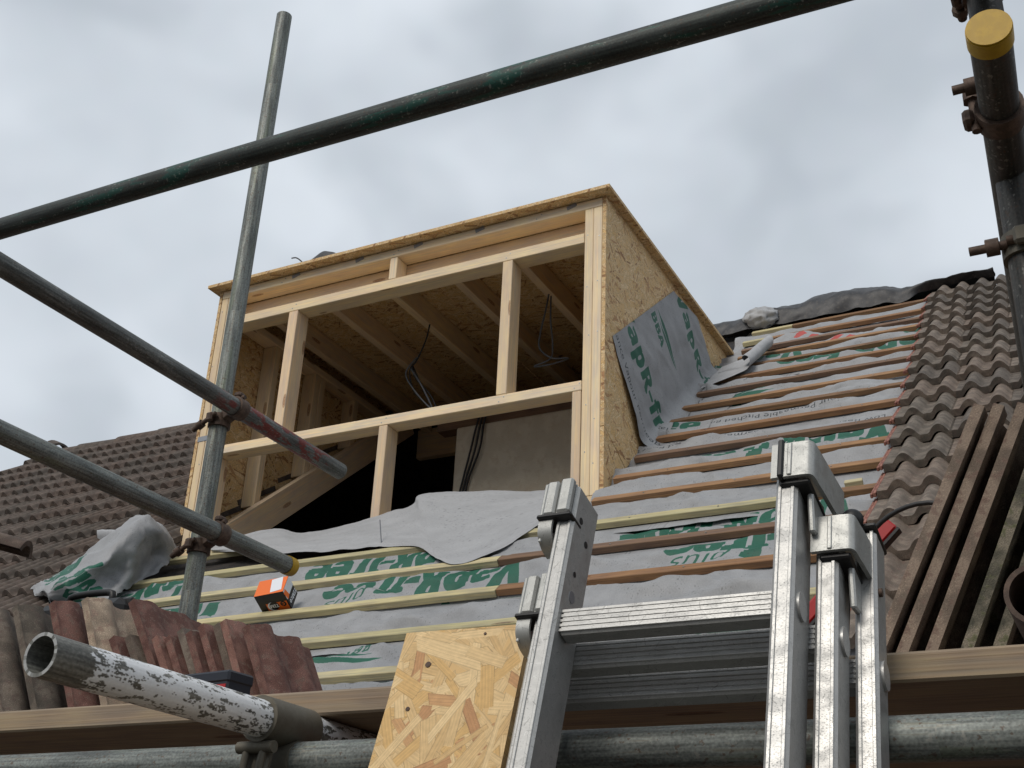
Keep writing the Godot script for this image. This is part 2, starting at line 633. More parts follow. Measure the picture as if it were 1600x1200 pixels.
# fills the letters of a text into an image; rect in pixels is the box of the letters
func draw_text(im: Image, txt: String, f: Font, rect: Rect2, c: Color, slant := 0.0, fat := 0):
	var tm := TextMesh.new()
	tm.font = f
	tm.text = txt
	tm.font_size = 64
	tm.pixel_size = 0.01
	tm.depth = 0.0
	tm.curve_step = 1.0
	var arr := tm.get_mesh_arrays()
	var v: PackedVector3Array = arr[Mesh.ARRAY_VERTEX]
	var idx: PackedInt32Array = arr[Mesh.ARRAY_INDEX] if arr[Mesh.ARRAY_INDEX] != null else PackedInt32Array(range(v.size()))
	var lo := Vector2(1e9, 1e9)
	var hi := Vector2(-1e9, -1e9)
	for p in v:
		lo = lo.min(Vector2(p.x, p.y))
		hi = hi.max(Vector2(p.x, p.y))
	var q := PackedVector2Array()
	for p in v:
		var a := (p.x - lo.x) / (hi.x - lo.x)
		var b := 1.0 - (p.y - lo.y) / (hi.y - lo.y)
		q.append(rect.position + Vector2(a * rect.size.x + slant * (1.0 - b) * rect.size.y, b * rect.size.y))
	fill_tris(im, q, idx, c)
	# heavier strokes
	for k in fat:
		var q2 := PackedVector2Array()
		var o := Vector2((k + 1) * 1.6, 0)
		for p in q:
			q2.append(p + o)
		fill_tris(im, q2, idx, c)
		for i in q2.size():
			q2[i] = q[i] + Vector2(o.x * 0.5, o.x * 0.5)
		fill_tris(im, q2, idx, c)

func fill_poly(im: Image, pts: PackedVector2Array, c: Color):
	fill_tris(im, pts, Geometry2D.triangulate_polygon(pts), c)

func fill_tris(im: Image, q: PackedVector2Array, idx: PackedInt32Array, c: Color):
	var w := im.get_width()
	var h := im.get_height()
	for t in idx.size() / 3:
		var a := q[idx[t * 3]]
		var b := q[idx[t * 3 + 1]]
		var d := q[idx[t * 3 + 2]]
		var ar := (b - a).cross(d - a)
		if absf(ar) < 0.001:
			continue
		var y0 := maxi(0, int(floor(minf(a.y, minf(b.y, d.y)))))
		var y1 := mini(h - 1, int(ceil(maxf(a.y, maxf(b.y, d.y)))))
		var x0 := maxi(0, int(floor(minf(a.x, minf(b.x, d.x)))))
		var x1 := mini(w - 1, int(ceil(maxf(a.x, maxf(b.x, d.x)))))
		for y in range(y0, y1 + 1):
			for x in range(x0, x1 + 1):
				var p := Vector2(x + 0.5, y + 0.5)
				var e0 := (b - a).cross(p - a) / ar
				var e1 := (d - b).cross(p - b) / ar
				var e2 := (a - d).cross(p - d) / ar
				if e0 >= -0.001 and e1 >= -0.001 and e2 >= -0.001:
					im.set_pixel(x, y, c)

const GREEN := Color(0.045, 0.325, 0.25)
const MEM := Color(0.555, 0.56, 0.565)

func leaf(im: Image, o: Vector2, k: float):
	# the certification mark: two slim leaf blades with letters below
	fill_poly(im, PackedVector2Array([o + Vector2(0, 30) * k, o + Vector2(60, 8) * k, o + Vector2(150, 0) * k, o + Vector2(236, 6) * k, o + Vector2(150, 22) * k, o + Vector2(70, 30) * k]), GREEN)
	fill_poly(im, PackedVector2Array([o + Vector2(30, 46) * k, o + Vector2(110, 30) * k, o + Vector2(250, 10) * k, o + Vector2(190, 34) * k, o + Vector2(110, 50) * k]), GREEN)

func speckle(im: Image, sd: int, dirt: float):
	var w := im.get_width()
	var h := im.get_height()
	var a := FastNoiseLite.new()
	a.seed = sd; a.frequency = 0.012; a.fractal_octaves = 4
	var b := FastNoiseLite.new()
	b.seed = sd + 1; b.frequency = 0.21; b.fractal_octaves = 2
	for y in h:
		for x in w:
			var v := 1.0 + dirt * a.get_noise_2d(x, y) * 0.5 + 0.05 * b.get_noise_2d(x, y)
			if b.get_noise_2d(x * 0.6, y * 0.6 + 700.0) > 0.52 and a.get_noise_2d(x + 500.0, y) > 0.05:
				v *= 0.8
			var c := im.get_pixel(x, y) * v
			im.set_pixel(x, y, Color(c.r, c.g, c.b))

# one atlas of print bands, each 0.28 m of the roll's width; 1.35 m along
func print_texture():
	var w := 1024
	var rh := 212
	var im := Image.create(w, rh * 6, false, Image.FORMAT_RGB8)
	im.fill(MEM)
	var k := 758.0
	var f := font(true)
	draw_text(im, "VapR-free", f, Rect2(0, rh + 0.06 * k, 0.82 * k, 0.225 * k), GREEN, 0.0, 8)
	draw_text(im, "VapR-free", f, Rect2(0, rh * 2 + 0.085 * k, 0.82 * k, 0.215 * k), GREEN, 0.0, 8)
	draw_text(im, "plus", font(false), Rect2(0.60 * k, rh * 2 + 0.062 * k, 0.19 * k, 0.07 * k), GREEN, 0.35)
	leaf(im, Vector2(60, rh * 3 + 70), 1.05)
	draw_text(im, "BBA", f, Rect2(110, rh * 3 + 128, 90, 44), GREEN)
	draw_text(im, "Low Resistance Vapour Permeable Pitched Roof Underlay", font(false), Rect2(20, rh * 4 + 0.13 * k, 960, 0.032 * k), Color(0.17, 0.19, 0.21))
	# worn red marks, nothing legible
	for i in 9:
		var o := Vector2(150 + 52 * i, rh * 5 + 70 + 30 * sin(i * 2.1))
		fill_poly(im, PackedVector2Array([o, o + Vector2(46, -26 - 12 * cos(i * 1.3)), o + Vector2(60, -10), o + Vector2(28, 22 + 9 * sin(i * 3.0))]), Color(0.66, 0.27, 0.25))
	speckle(im, 70, 0.16)
	T["print"] = tex(im)

func cheek_texture():
	var k := 640.0                     # 0.8 m (down the cheek) by 1.45 m (up the slope)
	var w := 512
	var h := 928
	var im := Image.create(w, h, false, Image.FORMAT_RGB8)
	im.fill(MEM)
	var f := font(true)
	# image y grows down the slope; t = 1.95 - y / k, w = 0.55 - x / k
	draw_text(im, "VapR-free", f, Rect2(-0.1 * k, (1.95 - 0.88) * k, 0.82 * k, 0.17 * k), GREEN, 0.0, 4)
	draw_text(im, "VapR-free", f, Rect2(0.02 * k, (1.95 - 1.72) * k, 0.82 * k, 0.17 * k), GREEN, 0.0, 4)
	draw_text(im, "Low Resistance Vapour Permeable Pitched Roof", font(false), Rect2(-0.25 * k, (1.95 - 0.62) * k, 1.2 * k, 0.045 * k), Color(0.15, 0.17, 0.19))
	leaf(im, Vector2(0.03 * k, (1.95 - 1.29) * k), 0.85)
	draw_text(im, "BBA", f, Rect2(0.03 * k, (1.95 - 1.20) * k, 0.17 * k, 0.07 * k), GREEN, 0.0, 2)
	speckle(im, 90, 0.12)
	T["cheek"] = tex(im)

func grey_texture():
	var im := Image.create(512, 512, false, Image.FORMAT_RGB8)
	im.fill(Color(0.61, 0.615, 0.62))
	speckle(im, 110, 0.12)
	T["grey"] = tex(im)
	var im2: Image = Image.create(512, 512, false, Image.FORMAT_RGB8)
	im2.fill(MEM)
	var f := font(true)
	draw_text(im2, "VapR-free", f, Rect2(-230, 300, 640, 190), GREEN, 0.0, 6)
	draw_text(im2, "plus", font(false), Rect2(300, 478, 110, 30), GREEN, 0.3)
	speckle(im2, 111, 0.14)
	T["flap"] = tex(im2)

# ------------------------------------------------------------------ materials
func mat(c: Color, rough := 0.8, metal := 0.0) -> StandardMaterial3D:
	var m := StandardMaterial3D.new()
	m.albedo_color = c
	m.roughness = rough
	m.metallic = metal
	m.cull_mode = BaseMaterial3D.CULL_DISABLED
	return m

func tmat(key: String, c: Color, sc: Vector3, rough := 0.85, off := Vector3.ZERO, world := false, ns := 0.6) -> StandardMaterial3D:
	var m := mat(c, rough)
	m.albedo_texture = T[key]
	m.uv1_triplanar = true
	m.uv1_world_triplanar = world
	m.uv1_triplanar_sharpness = 6.0
	m.uv1_scale = sc
	m.uv1_offset = off
	if T.has(key + "_n"):
		m.normal_enabled = true
		m.normal_texture = T[key + "_n"]
		m.normal_scale = ns
	return m

func make_materials():
	rng.seed = 88
	var g := Vector3(0.5, 4, 4)
	var tones := [Color(0.95, 0.865, 0.73), Color(0.97, 0.89, 0.765), Color(0.92, 0.83, 0.70), Color(0.93, 0.83, 0.71), Color(0.88, 0.79, 0.68)]
	M["pine"] = []
	for i in 5:
		M["pine"].append(tmat("wood", tones[i], g, 0.72, Vector3(rng.randf(), rng.randf(), rng.randf())))
	var olds := [Color(0.57, 0.43, 0.31), Color(0.51, 0.39, 0.28), Color(0.61, 0.47, 0.34), Color(0.48, 0.38, 0.31)]
	M["old"] = []
	for i in 4:
		M["old"].append(tmat("rough", olds[i], g, 0.85, Vector3(rng.randf(), rng.randf(), rng.randf())))
	var news := [Color(0.76, 0.72, 0.57), Color(0.72, 0.69, 0.55), Color(0.78, 0.74, 0.60)]
	M["new"] = []
	for i in 3:
		M["new"].append(tmat("rough", news[i], g, 0.8, Vector3(rng.randf(), rng.randf(), rng.randf())))
	M["board"] = []
	for c in [Color(0.60, 0.535, 0.46), Color(0.54, 0.48, 0.41)]:
		M["board"].append(tmat("rough", c, g, 0.85, Vector3(rng.randf(), rng.randf(), rng.randf())))
	M["osb"] = tmat("osb", Color(1.0, 0.98, 0.95), Vector3(1, 1, 1), 0.75, Vector3(0.3, 0.1, 0.7))
	M["osb_deck"] = tmat("osb", Color(1.0, 0.98, 0.95), Vector3(1, 1, 1), 0.75, Vector3(0.1, 0.6, 0.2))
	M["osb_near"] = tmat("osb_big", Color(1, 0.97, 0.90), Vector3(1.7, 1.7, 1.7), 0.7, Vector3(0.62, 0.34, 0.1))
	M["tile"] = []
	for c in [Color(0.88, 0.86, 0.83), Color(0.80, 0.79, 0.76), Color(0.86, 0.82, 0.78), Color(0.74, 0.73, 0.71)]:
		M["tile"].append(tmat("tile", c, Vector3(2.4, 2.4, 2.4), 0.92, Vector3(rng.randf(), rng.randf(), rng.randf()), false, 1.0))
	M["far_tile"] = []
	for c in [Color(0.72, 0.69, 0.67), Color(0.65, 0.63, 0.61), Color(0.70, 0.65, 0.62)]:
		M["far_tile"].append(tmat("tile", c, Vector3(2.4, 2.4, 2.4), 0.92, Vector3(rng.randf(), rng.randf(), rng.randf()), false, 1.0))
	M["tile_red"] = []
	for c in [Color(0.86, 0.78, 0.75), Color(0.78, 0.70, 0.67), Color(0.92, 0.84, 0.80)]:
		M["tile_red"].append(tmat("tile_red", c, Vector3(2.6, 2.6, 2.6), 0.9, Vector3(rng.randf(), rng.randf(), rng.randf()), false, 1.0))
	M["clay"] = tmat("tile_red", Color(1.0, 0.84, 0.78), Vector3(3, 3, 3), 0.85)
	M["moss"] = tmat("moss", Color(1, 1, 1), Vector3(2.8, 2.8, 2.8), 0.95, Vector3.ZERO, false, 1.5)
	M["pale_tile"] = tmat("tile", Color(1.3, 1.24, 1.15), Vector3(2.4, 2.4, 2.4), 0.9, Vector3(0.4, 0.1, 0.2))
	M["clean_tile"] = tmat("tile", Color(0.98, 0.93, 0.88), Vector3(2.4, 2.4, 2.4), 0.9, Vector3(0.2, 0.5, 0.6), false, 1.0)
	M["plaster"] = tmat("plaster", Color(0.98, 0.95, 0.90), Vector3(1, 1, 1), 0.9)
	M["plastic"] = tmat("plastic", Color(1, 1, 1), Vector3(2, 2, 2), 0.5)
	M["ground"] = tmat("ground", Color(1, 1, 1), Vector3(0.7, 0.7, 0.7), 0.95, Vector3.ZERO, true)
	M["brick"] = tmat("tile_red", Color(1.0, 0.86, 0.78), Vector3(1.2, 1.2, 1.2), 0.95)
	M["felt"] = tmat("plastic", Color(0.9, 0.85, 0.8), Vector3(1, 1, 1), 0.9)
	for k in ["galv", "flake", "red", "green", "dark"]:
		var m := mat(Color.WHITE, 0.55, 0.0 if k == "flake" else 0.35)
		m.albedo_texture = T["tube_" + k]
		m.uv1_scale = Vector3(1, 1.0 / 1.9 if k == "red" or k == "flake" else 1.25, 1)
		M["tube_" + k] = m
	M["coupler"] = tmat("plaster", Color(0.50, 0.49, 0.46), Vector3(6, 6, 6), 0.6)
	M["coupler"].metallic = 0.5
	M["rust"] = tmat("tile", Color(0.68, 0.60, 0.55), Vector3(7, 7, 7), 0.65)
	M["rust"].metallic = 0.3
	M["alu"] = mat(Color(0.84, 0.845, 0.85), 0.5, 0.45)
	M["alu"].albedo_texture = T["alu"]
	M["alu"].roughness_texture = T["alu_r"]
	M["alu"].roughness = 0.9
	M["alu"].uv1_triplanar = true
	M["alu"].uv1_scale = Vector3(3, 5, 5)
	M["cast"] = M["alu"].duplicate()
	M["cast"].albedo_color = Color(0.82, 0.83, 0.83)
	M["cast"].uv1_scale = Vector3(4, 4, 4)
	M["cast"].uv1_offset = Vector3(0.3, 0.7, 0.1)
	M["black"] = mat(Color(0.045, 0.045, 0.05), 0.5)
	M["cable"] = mat(Color(0.07, 0.07, 0.08), 0.55)
	M["grey_cable"] = mat(Color(0.30, 0.31, 0.33), 0.55)
	M["cap"] = tmat("plaster", Color(0.86, 0.70, 0.05), Vector3(8, 8, 8), 0.5)
	M["redplastic"] = mat(Color(0.62, 0.06, 0.06), 0.4)
	M["orange"] = mat(Color(0.90, 0.42, 0.10), 0.45)
	M["carton_black"] = mat(Color(0.06, 0.05, 0.06), 0.45)
	M["carton_white"] = mat(Color(0.86, 0.87, 0.89), 0.5)
	M["navy"] = mat(Color(0.07, 0.09, 0.14), 0.45)
	M["nail"] = mat(Color(0.62, 0.62, 0.62), 0.4, 0.7)
	for k in ["print", "cheek", "grey", "flap"]:
		var m2 := mat(Color.WHITE, 0.62)
		m2.albedo_texture = T[k]
		M["mem_" + k] = m2
	M["steel"] = mat(Color(0.55, 0.56, 0.58), 0.45, 0.6)

# ------------------------------------------------------------------ ground and house
func build_ground():
	var pm := PlaneMesh.new()
	pm.size = Vector2(400, 400)
	var g := obj(self, "ground", pm, M["ground"])
	g.set_meta("kind", "structure")

func rebase(o: Node3D, base: Vector3):
	o.position = base
	for c in o.get_children():
		c.position -= base

# double-roll interlocking roof tile: x across, y out of the roof, z down the slope
func tile_profile(x: float, roll: float) -> float:
	# x in 0 .. 0.205: pan, roll, pan, roll
	var p := fposmod(x / 0.1025, 1.0)
	var k := sin(PI * clampf((p - 0.36) / 0.64, 0.0, 1.0))
	return roll * pow(maxf(k, 0.0), 0.75)

func tile_mesh(len: float, thick: float, roll: float, with_flange: bool, chip := 0.0, width := 0.216) -> ArrayMesh:
	var st := begin()
	var n := 26
	var top := []
	for e in 2:
		var row := []
		for i in n + 1:
			var x := width * i / n
			var z := (len if e == 1 else 0.0)
			if chip > 0.0:
				z += chip * nz.get_noise_2d(x * 40.0 + chip * 900.0, e * 9.0)
			row.append(Vector3(x - 0.1025, tile_profile(x, roll), z))
		top.append(row)
	var dn := Vector3(0, -thick, 0)
	for i in n:
		var a: Vector3 = top[0][i]
		var b: Vector3 = top[0][i + 1]
		var c: Vector3 = top[1][i + 1]
		var d: Vector3 = top[1][i]
		var na := Vector3(0, 1, 0)
		var nr := []
		for q in [i, i + 1]:
			var e0: Vector3 = top[0][maxi(q - 1, 0)]
			var e1: Vector3 = top[0][mini(q + 1, n)]
			nr.append(Vector3(e0.y - e1.y, e1.x - e0.x, 0).normalized())
		for lay in 2:
			var o := Vector3.ZERO if lay == 0 else dn
			var sg := 1.0 if lay == 0 else -1.0
			var z2 := Vector2.ZERO
			stri(st, [[a + o, nr[0] * sg, z2], [b + o, nr[1] * sg, z2], [c + o, nr[1] * sg, z2]])
			stri(st, [[a + o, nr[0] * sg, z2], [c + o, nr[1] * sg, z2], [d + o, nr[0] * sg, z2]])
		quad(st, d, c, c + dn, d + dn, Vector3(0, 0, 1))
		quad(st, a, b, b + dn, a + dn, Vector3(0, 0, -1))
	for q in [[0, -1.0], [n, 1.0]]:
		var a2: Vector3 = top[0][q[0]]
		var d2: Vector3 = top[1][q[0]]
		quad(st, a2, d2, d2 + dn, a2 + dn, Vector3(q[1], 0, 0))
	var m := st.commit()
	if with_flange:
		var s2 := begin()
		add_box(s2, Vector3(0.010, thick * 0.6, len - 0.006), 0.002, Transform3D(Basis.IDENTITY, Vector3(-0.1105, -thick * 0.45, len * 0.5)))
		add_box(s2, Vector3(0.009, thick * 0.55, len - 0.02), 0.002, Transform3D(Basis.IDENTITY, Vector3(-0.1225, -thick * 0.62, len * 0.5)))
		m = s2.commit(m)
	return m

func prism(poly: PackedVector2Array, x0: float, x1: float) -> Mesh:
	# polygon in (z, y), extruded along x
	var st := begin()
	var idx := Geometry2D.triangulate_polygon(poly)
	for e in [x0, x1]:
		for t in idx.size() / 3:
			var p := []
			for q in 3:
				var v := poly[idx[t * 3 + q]]
				p.append(Vector3(e, v.y, v.x))
			tri(st, p[0], p[1], p[2], Vector3(-1.0 if e == minf(x0, x1) else 1.0, 0, 0))
	var cen := Vector2.ZERO
	for v in poly:
		cen += v / poly.size()
	for i in poly.size():
		var a := poly[i]
		var b := poly[(i + 1) % poly.size()]
		var nn := Vector2(b.y - a.y, a.x - b.x).normalized()
		if nn.dot((a + b) * 0.5 - cen) < 0.0:
			nn = -nn
		quad(st, Vector3(x0, a.y, a.x), Vector3(x0, b.y, b.x), Vector3(x1, b.y, b.x), Vector3(x1, a.y, a.x), Vector3(0, nn.y, nn.x))
	return st.commit()

func build_house():
	var house := thing("house", "bungalow with stripped roof slope and an unfinished timber dormer", "house")
	shell(house)
	tiled_slopes(house)
	stripped_slope(house)
	dormer(house)
	rebase(house, Vector3(-2.5, 0, -6.6))

# unseen houses added behind the viewer to block light from the low sky
func build_sky_blockers():
	var lab := ["unseen brick house added behind the viewer to block low sky light", "second unseen brick house added beside its twin to block low sky light"]
	for i in 2:
		var h := thing("sky_blocker_house", lab[i], "house", Vector3(-7.5 + 13.5 * i, 0, 19.0))
		obj(h, "wall", box(Vector3(11.5, 5.4, 7.0), 0.01), M["brick"], Transform3D(Basis.IDENTITY, Vector3(0, 2.7, 4.0)))
		obj(h, "roof", prism(PackedVector2Array([Vector2(0.1, 5.2), Vector2(4.0, 8.4), Vector2(7.9, 5.2)]), -6.0, 6.0), M["far_tile"][1])
		for q in [[-3.4, 1.5], [3.4, 1.5], [-3.4, 4.0], [0.0, 4.0], [3.4, 4.0]]:
			var w := obj(h, "window", box(Vector3(1.8, 1.3, 0.08), 0.01), M["carton_white"], Transform3D(Basis.IDENTITY, Vector3(q[0], q[1], 0.47)))
			for e in [-1.0, 1.0]:
				obj(w, "pane", box(Vector3(0.78, 1.14, 0.02), 0.002), M["black"], Transform3D(Basis.IDENTITY, Vector3(0.42 * e, 0, -0.04)))
		obj(h, "door", box(Vector3(0.95, 2.05, 0.08), 0.01), M["navy"], Transform3D(Basis.IDENTITY, Vector3(0, 1.03, 0.47)))
		obj(h, "chimney", box(Vector3(0.7, 1.6, 0.7), 0.01), M["brick"], Transform3D(Basis.IDENTITY, Vector3(3.5, 8.4, 4.4)))

func slab(parent: Node3D, called: String, x0: float, x1: float, s0: float, s1: float, h0: float, h1: float, m: Material):
	obj(parent, called, box(Vector3(x1 - x0, h1 - h0, s1 - s0), 0.001), m, Transform3D(roof_basis(), roof((x0 + x1) * 0.5, (s0 + s1) * 0.5, (h0 + h1) * 0.5)))

func shell(house: Node3D):
	var rz := -4.25 - 3.05 * CS
	var ry := 3.335 + 3.05 * SN
	var back := rz - 3.4
	var wm: Material = M["brick"]
	obj(house, "front_wall", box(Vector3(11.4, 2.2, 0.25), 0.005), wm, Transform3D(Basis.IDENTITY, Vector3(-2.3, 1.1, -3.2)))
	obj(house, "rear_wall", box(Vector3(11.4, 2.2, 0.25), 0.005), wm, Transform3D(Basis.IDENTITY, Vector3(-2.3, 1.1, back + 0.2)))
	for x in [-7.95, 3.35]:
		var gx: float = x
		obj(house, "gable_wall", prism(PackedVector2Array([Vector2(-3.33, 0), Vector2(-3.33, 2.2), Vector2(rz, ry - 0.12), Vector2(back + 0.33, 2.35), Vector2(back + 0.33, 0)]), gx - 0.1, gx + 0.1), wm)
	obj(house, "loft_floor", box(Vector3(11.0, 0.06, 6.2), 0.002), M["board"][1], Transform3D(Basis.IDENTITY, Vector3(-2.3, 2.25, -6.55)))
	var felt: Material = M["felt"]  # hidden felt slabs, added under the slope to keep daylight from coming through
	slab(house, "felt_light_block", -8.08, -4.13, -1.75, 3.03, -0.035, -0.022, felt)
	slab(house, "felt_light_block", -1.85, 3.5, -1.75, 3.03, -0.035, -0.022, felt)
	slab(house, "felt_light_block", -4.12, -1.86, -1.75, -0.06, -0.035, -0.022, felt)
	slab(house, "felt_light_block", -4.12, -1.86, 2.33, 3.03, -0.035, -0.022, felt)
	var rb := Basis(Vector3.RIGHT, Vector3(0, CS, -SN), Vector3(0, SN, CS))
	obj(house, "rear_slope", box(Vector3(11.6, 0.05, 4.75), 0.002), felt, Transform3D(rb, Vector3(-2.3, ry - 0.03, rz) + rb.z * -2.40))
	obj(house, "inner_wall", box(Vector3(1.33, 2.0, 0.1), 0.01), M["plaster"], Transform3D(Basis.IDENTITY, Vector3(-2.55, 3.28, -5.35)))
	timber(house, "wall_plate", Vector3(-3.35, 4.33, -5.36), Vector3(-1.9, 4.33, -5.36), 0.1, 0.09, M["old"][3])

func tiled_slopes(house: Node3D):
	var r := part(house, "tiled_roof")
	rng.seed = 12
	var bs := roof_basis()
	var meshes := []
	for i in 3:
		meshes.append(tile_mesh(0.335, 0.027, 0.031, true, 0.001 + 0.001 * i))
	var far := tile_mesh(0.335, 0.027, 0.034, false, 0.002)
	# beside the stripped patch
	var rows := [2.61, 2.38, 2.16, 1.94, 1.70, 1.46, 1.23, 1.0, 0.75, 0.49, 0.23, -0.04, -0.33, -0.60, -0.86, -1.13, -1.40, -1.66]
	for i in rows.size():
		var s: float = rows[i]
		for c in 4:
			var x := -0.60 + 0.2075 * c - 0.022 * (s - 0.5) + rng.randfn(0, 0.0015)
			var pick := rng.randi() % 4
			var m: Material = M["tile"][pick]
			if rng.randf() < 0.02:
				m = M["tile_red"][rng.randi() % 3]
			tile_at(r, meshes[rng.randi() % 3], m, M["clay"], x, s, 0.335, bs)
	# beyond the dormer
	for i in 12:
		var s2 := -0.30 + 0.2745 * i
		for c in 19:
			var x2 := -4.22 - 0.205 * c + rng.randfn(0, 0.002)
			tile_at(r, far, M["far_tile"][rng.randi() % 3], null, x2, s2 + rng.randfn(0, 0.003), 0.335, bs)
	# the rest of both slopes
	var spots := []
	for i in rows.size():
		for c in 12:
			spots.append(Vector2(-0.60 + 0.2075 * (c + 4) - 0.022 * (rows[i] - 0.5), rows[i]))
	for i in 5:
		for c in 19:
			spots.append(Vector2(-4.22 - 0.205 * c, -0.30 - 0.2745 * (i + 1)))
	var mm := MultiMesh.new()
	mm.transform_format = MultiMesh.TRANSFORM_3D
	mm.mesh = far
	mm.instance_count = spots.size()
	for i in spots.size():
		mm.set_instance_transform(i, tile_xf(spots[i].x, spots[i].y, 0.335, bs))
	var mi := MultiMeshInstance3D.new()
	mi.multimesh = mm
	mi.material_override = M["far_tile"][0]
	mi.name = "outer_tiles"
	mi.set_meta("kind", "stuff")
	r.add_child(mi)
	# ridge tiles
	for i in 9:
		ridge_tile(r, -8.08 + 0.44 * i, 0.46, M["far_tile"][i % 3])
	for i in 8:
		ridge_tile(r, -0.30 + 0.44 * i, 0.46, M["tile"][i % 4])
	obj(r, "ridge_end", half_round(0.09, 0.02, 0.14, 0.04), M["far_tile"][1], Transform3D(Basis.IDENTITY, Vector3(-8.0, 3.335 + 3.09 * SN - 0.02, -4.25 - 3.05 * CS)))

func half_round(len: float, th: float, rx: float, lift: float) -> Mesh:
	var st := begin()
	var n := 12
	for i in n:
		var p := []
		for q in 2:
			var an := PI * (0.06 + 0.88 * (i + q) / n)
			p.append(Vector3(0, sin(an), cos(an)))
		for lay in 2:
			var rr := rx - th * lay
			var sg := 1.0 if lay == 0 else -1.0
			var c := []
			for v in [[0, 0], [1, 0], [1, 1], [0, 1]]:
				c.append([p[v[0]] * rr + Vector3(len * v[1], lift * (1.0 - v[1]), 0), p[v[0]] * sg, Vector2.ZERO])
			stri(st, [c[0], c[1], c[2]])
			stri(st, [c[0], c[2], c[3]])
		for e in 2:
			var o := Vector3(len * e, lift * (1 - e), 0)
			quad(st, p[0] * rx + o, p[1] * rx + o, p[1] * (rx - th) + o, p[0] * (rx - th) + o, Vector3(-1 + 2 * e, 0, 0))
	return st.commit()

func ridge_tile(r: Node3D, x: float, len: float, m: Material):
	obj(r, "ridge_tile", half_round(len, 0.018, 0.115, 0.012), m, Transform3D(Basis(Vector3.BACK, rng.randfn(0, 0.006)), Vector3(x, 3.335 + 3.0 * SN, -4.25 - 3.05 * CS)))

func tile_xf(x: float, s: float, len: float, bs: Basis) -> Transform3D:
	var b := bs * Basis(Vector3.RIGHT, -0.112)
	return Transform3D(b, roof(x, s + len, 0.036))

func tile_at(r: Node3D, mesh: Mesh, m: Material, m2: Material, x: float, s: float, len: float, bs: Basis):
	var xf := tile_xf(x, s, len, bs)
	xf.basis = xf.basis * Basis(Vector3.UP, rng.randfn(0, 0.006))
	var o := obj(r, "tile", mesh, null, xf)
	o.set_surface_override_material(0, m)
	if mesh.get_surface_count() > 1:
		o.set_surface_override_material(1, m2)

const BAT := [2.76, 2.49, 2.27, 2.08, 1.84, 1.61, 1.38, 1.13, 0.895, 0.63, 0.365, 0.095, -0.17, -0.45, -0.71, -1.0, -1.285, -1.565]
const SKEW := 0.02

func bats(i: int, x: float) -> float:
	return BAT[i] + SKEW * (x + 1.5)

func batten(p: Node3D, i: int, x0: float, x1: float, m: Material, h := 0.0):
	var a := roof(x0, bats(i, x0) + 0.0225, 0.0190 + h)
	var b := roof(x1, bats(i, x1) + 0.0225, 0.0190 + h)
	var d := (b - a).normalized()
	var n := Vector3(0, CS, SN)
	n = (n - d * n.dot(d)).normalized()
	obj(p, "batten", batten_mesh(a.distance_to(b), 0.025, 0.045, i * 3.7 + x0), m, Transform3D(Basis(d, n, d.cross(n)), (a + b) * 0.5))

func stripped_slope(house: Node3D):
	var p := part(house, "stripped_slope")
	var old: Array = M["old"]
	var new: Array = M["new"]
	var edge := -0.66
	var lefts := [-1.55, -1.62, -1.76, -1.74, -1.78, -1.78, -1.80, -1.812, -1.812, -1.80, -1.825, -1.834]
	for i in 12:
		batten(p, i, lefts[i], edge - 0.02 * BAT[i], old[(i * 7 + 1) % 4])
	batten(p, 0, -1.80, -1.552, new[0])
	batten(p, 1, -1.80, -1.622, new[1])
	batten(p, 12, -1.84, edge, old[2])
	batten(p, 12, -4.06, -1.95, new[0])
	batten(p, 13, -4.0, -1.03, new[1])
	batten(p, 13, -1.027, edge, old[1])
	batten(p, 14, -3.86, -2.02, new[2])
	batten(p, 14, -2.017, edge, old[3])
	batten(p, 15, -3.6, -1.90, new[0])
	batten(p, 15, -1.897, edge, old[0])
	batten(p, 16, -3.4, edge, new[1])
	batten(p, 17, -3.4, edge, new[2])
	# nail heads on the old battens
	var st := begin()
	rng.seed = 5
	for i in range(2, 16):
		for k in 3:
			var x := -1.6 + 0.36 * k + rng.randfn(0, 0.02)
			st.append_from(rod_mesh(roof(x, bats(i, x) + 0.02, 0.030), roof(x, bats(i, x) + 0.02, 0.0338), 0.0035, 6), 0, Transform3D.IDENTITY)
	var nl := obj(p, "nail_heads", st.commit(), M["nail"])
	nl.set_meta("kind", "stuff")
	# underlay, course by course: [top gap, bottom gap]
	var first := true
	for c in [[0, 2], [3, 4], [5, 7], [8, 10], [11, 12], [13, 13], [14, 15], [16, 17]]:
		underlay(p, c[0], c[1])

# which print band shows in each gap under batten i, and the x where its first letter starts
const BAND := [0, 5, 5, 1, 1, 0, 3, 0, 4, 4, 1, 0, 0, 1, 2, 0, 3, 0]
const START := [0.0, -0.72, -0.9, -1.35, -0.62, 0.0, -1.3, 0.0, -0.55, -0.75, -0.72, 0.0, 0.0, -2.12, -1.86, 0.0, -2.03, 0.0]

func mem_h(x: float, s: float, f: float, i: int) -> float:
	var g := pow(maxf(0.0, sin(PI * f)), 0.6)
	var q := Vector2(x, s)
	var v := 0.35 * nz.get_noise_2d(x * 1.6 + i * 5.0, s * 5.0 + i * 2.0)
	v += 0.75 * nf.get_noise_2d(x * 0.8 + s * 1.1 + i * 1.7, s * 2.6 - x * 0.5)
	v += 0.10 * nz.get_noise_2d(q.x * 9.0, q.y * 14.0)
	# slack folds running slantwise between the battens
	var d := x * 0.9 + (s - 0.4 * x) * 1.3 + 0.25 * nz.get_noise_2d(x * 1.2, s * 3.0 + i)
	var e := nf.get_noise_2d(d * 1.9 + i * 3.3, s * 0.9)
	v += 0.9 * maxf(0.0, e - 0.1)
	return -0.004 + g * (0.006 + 0.042 * v)

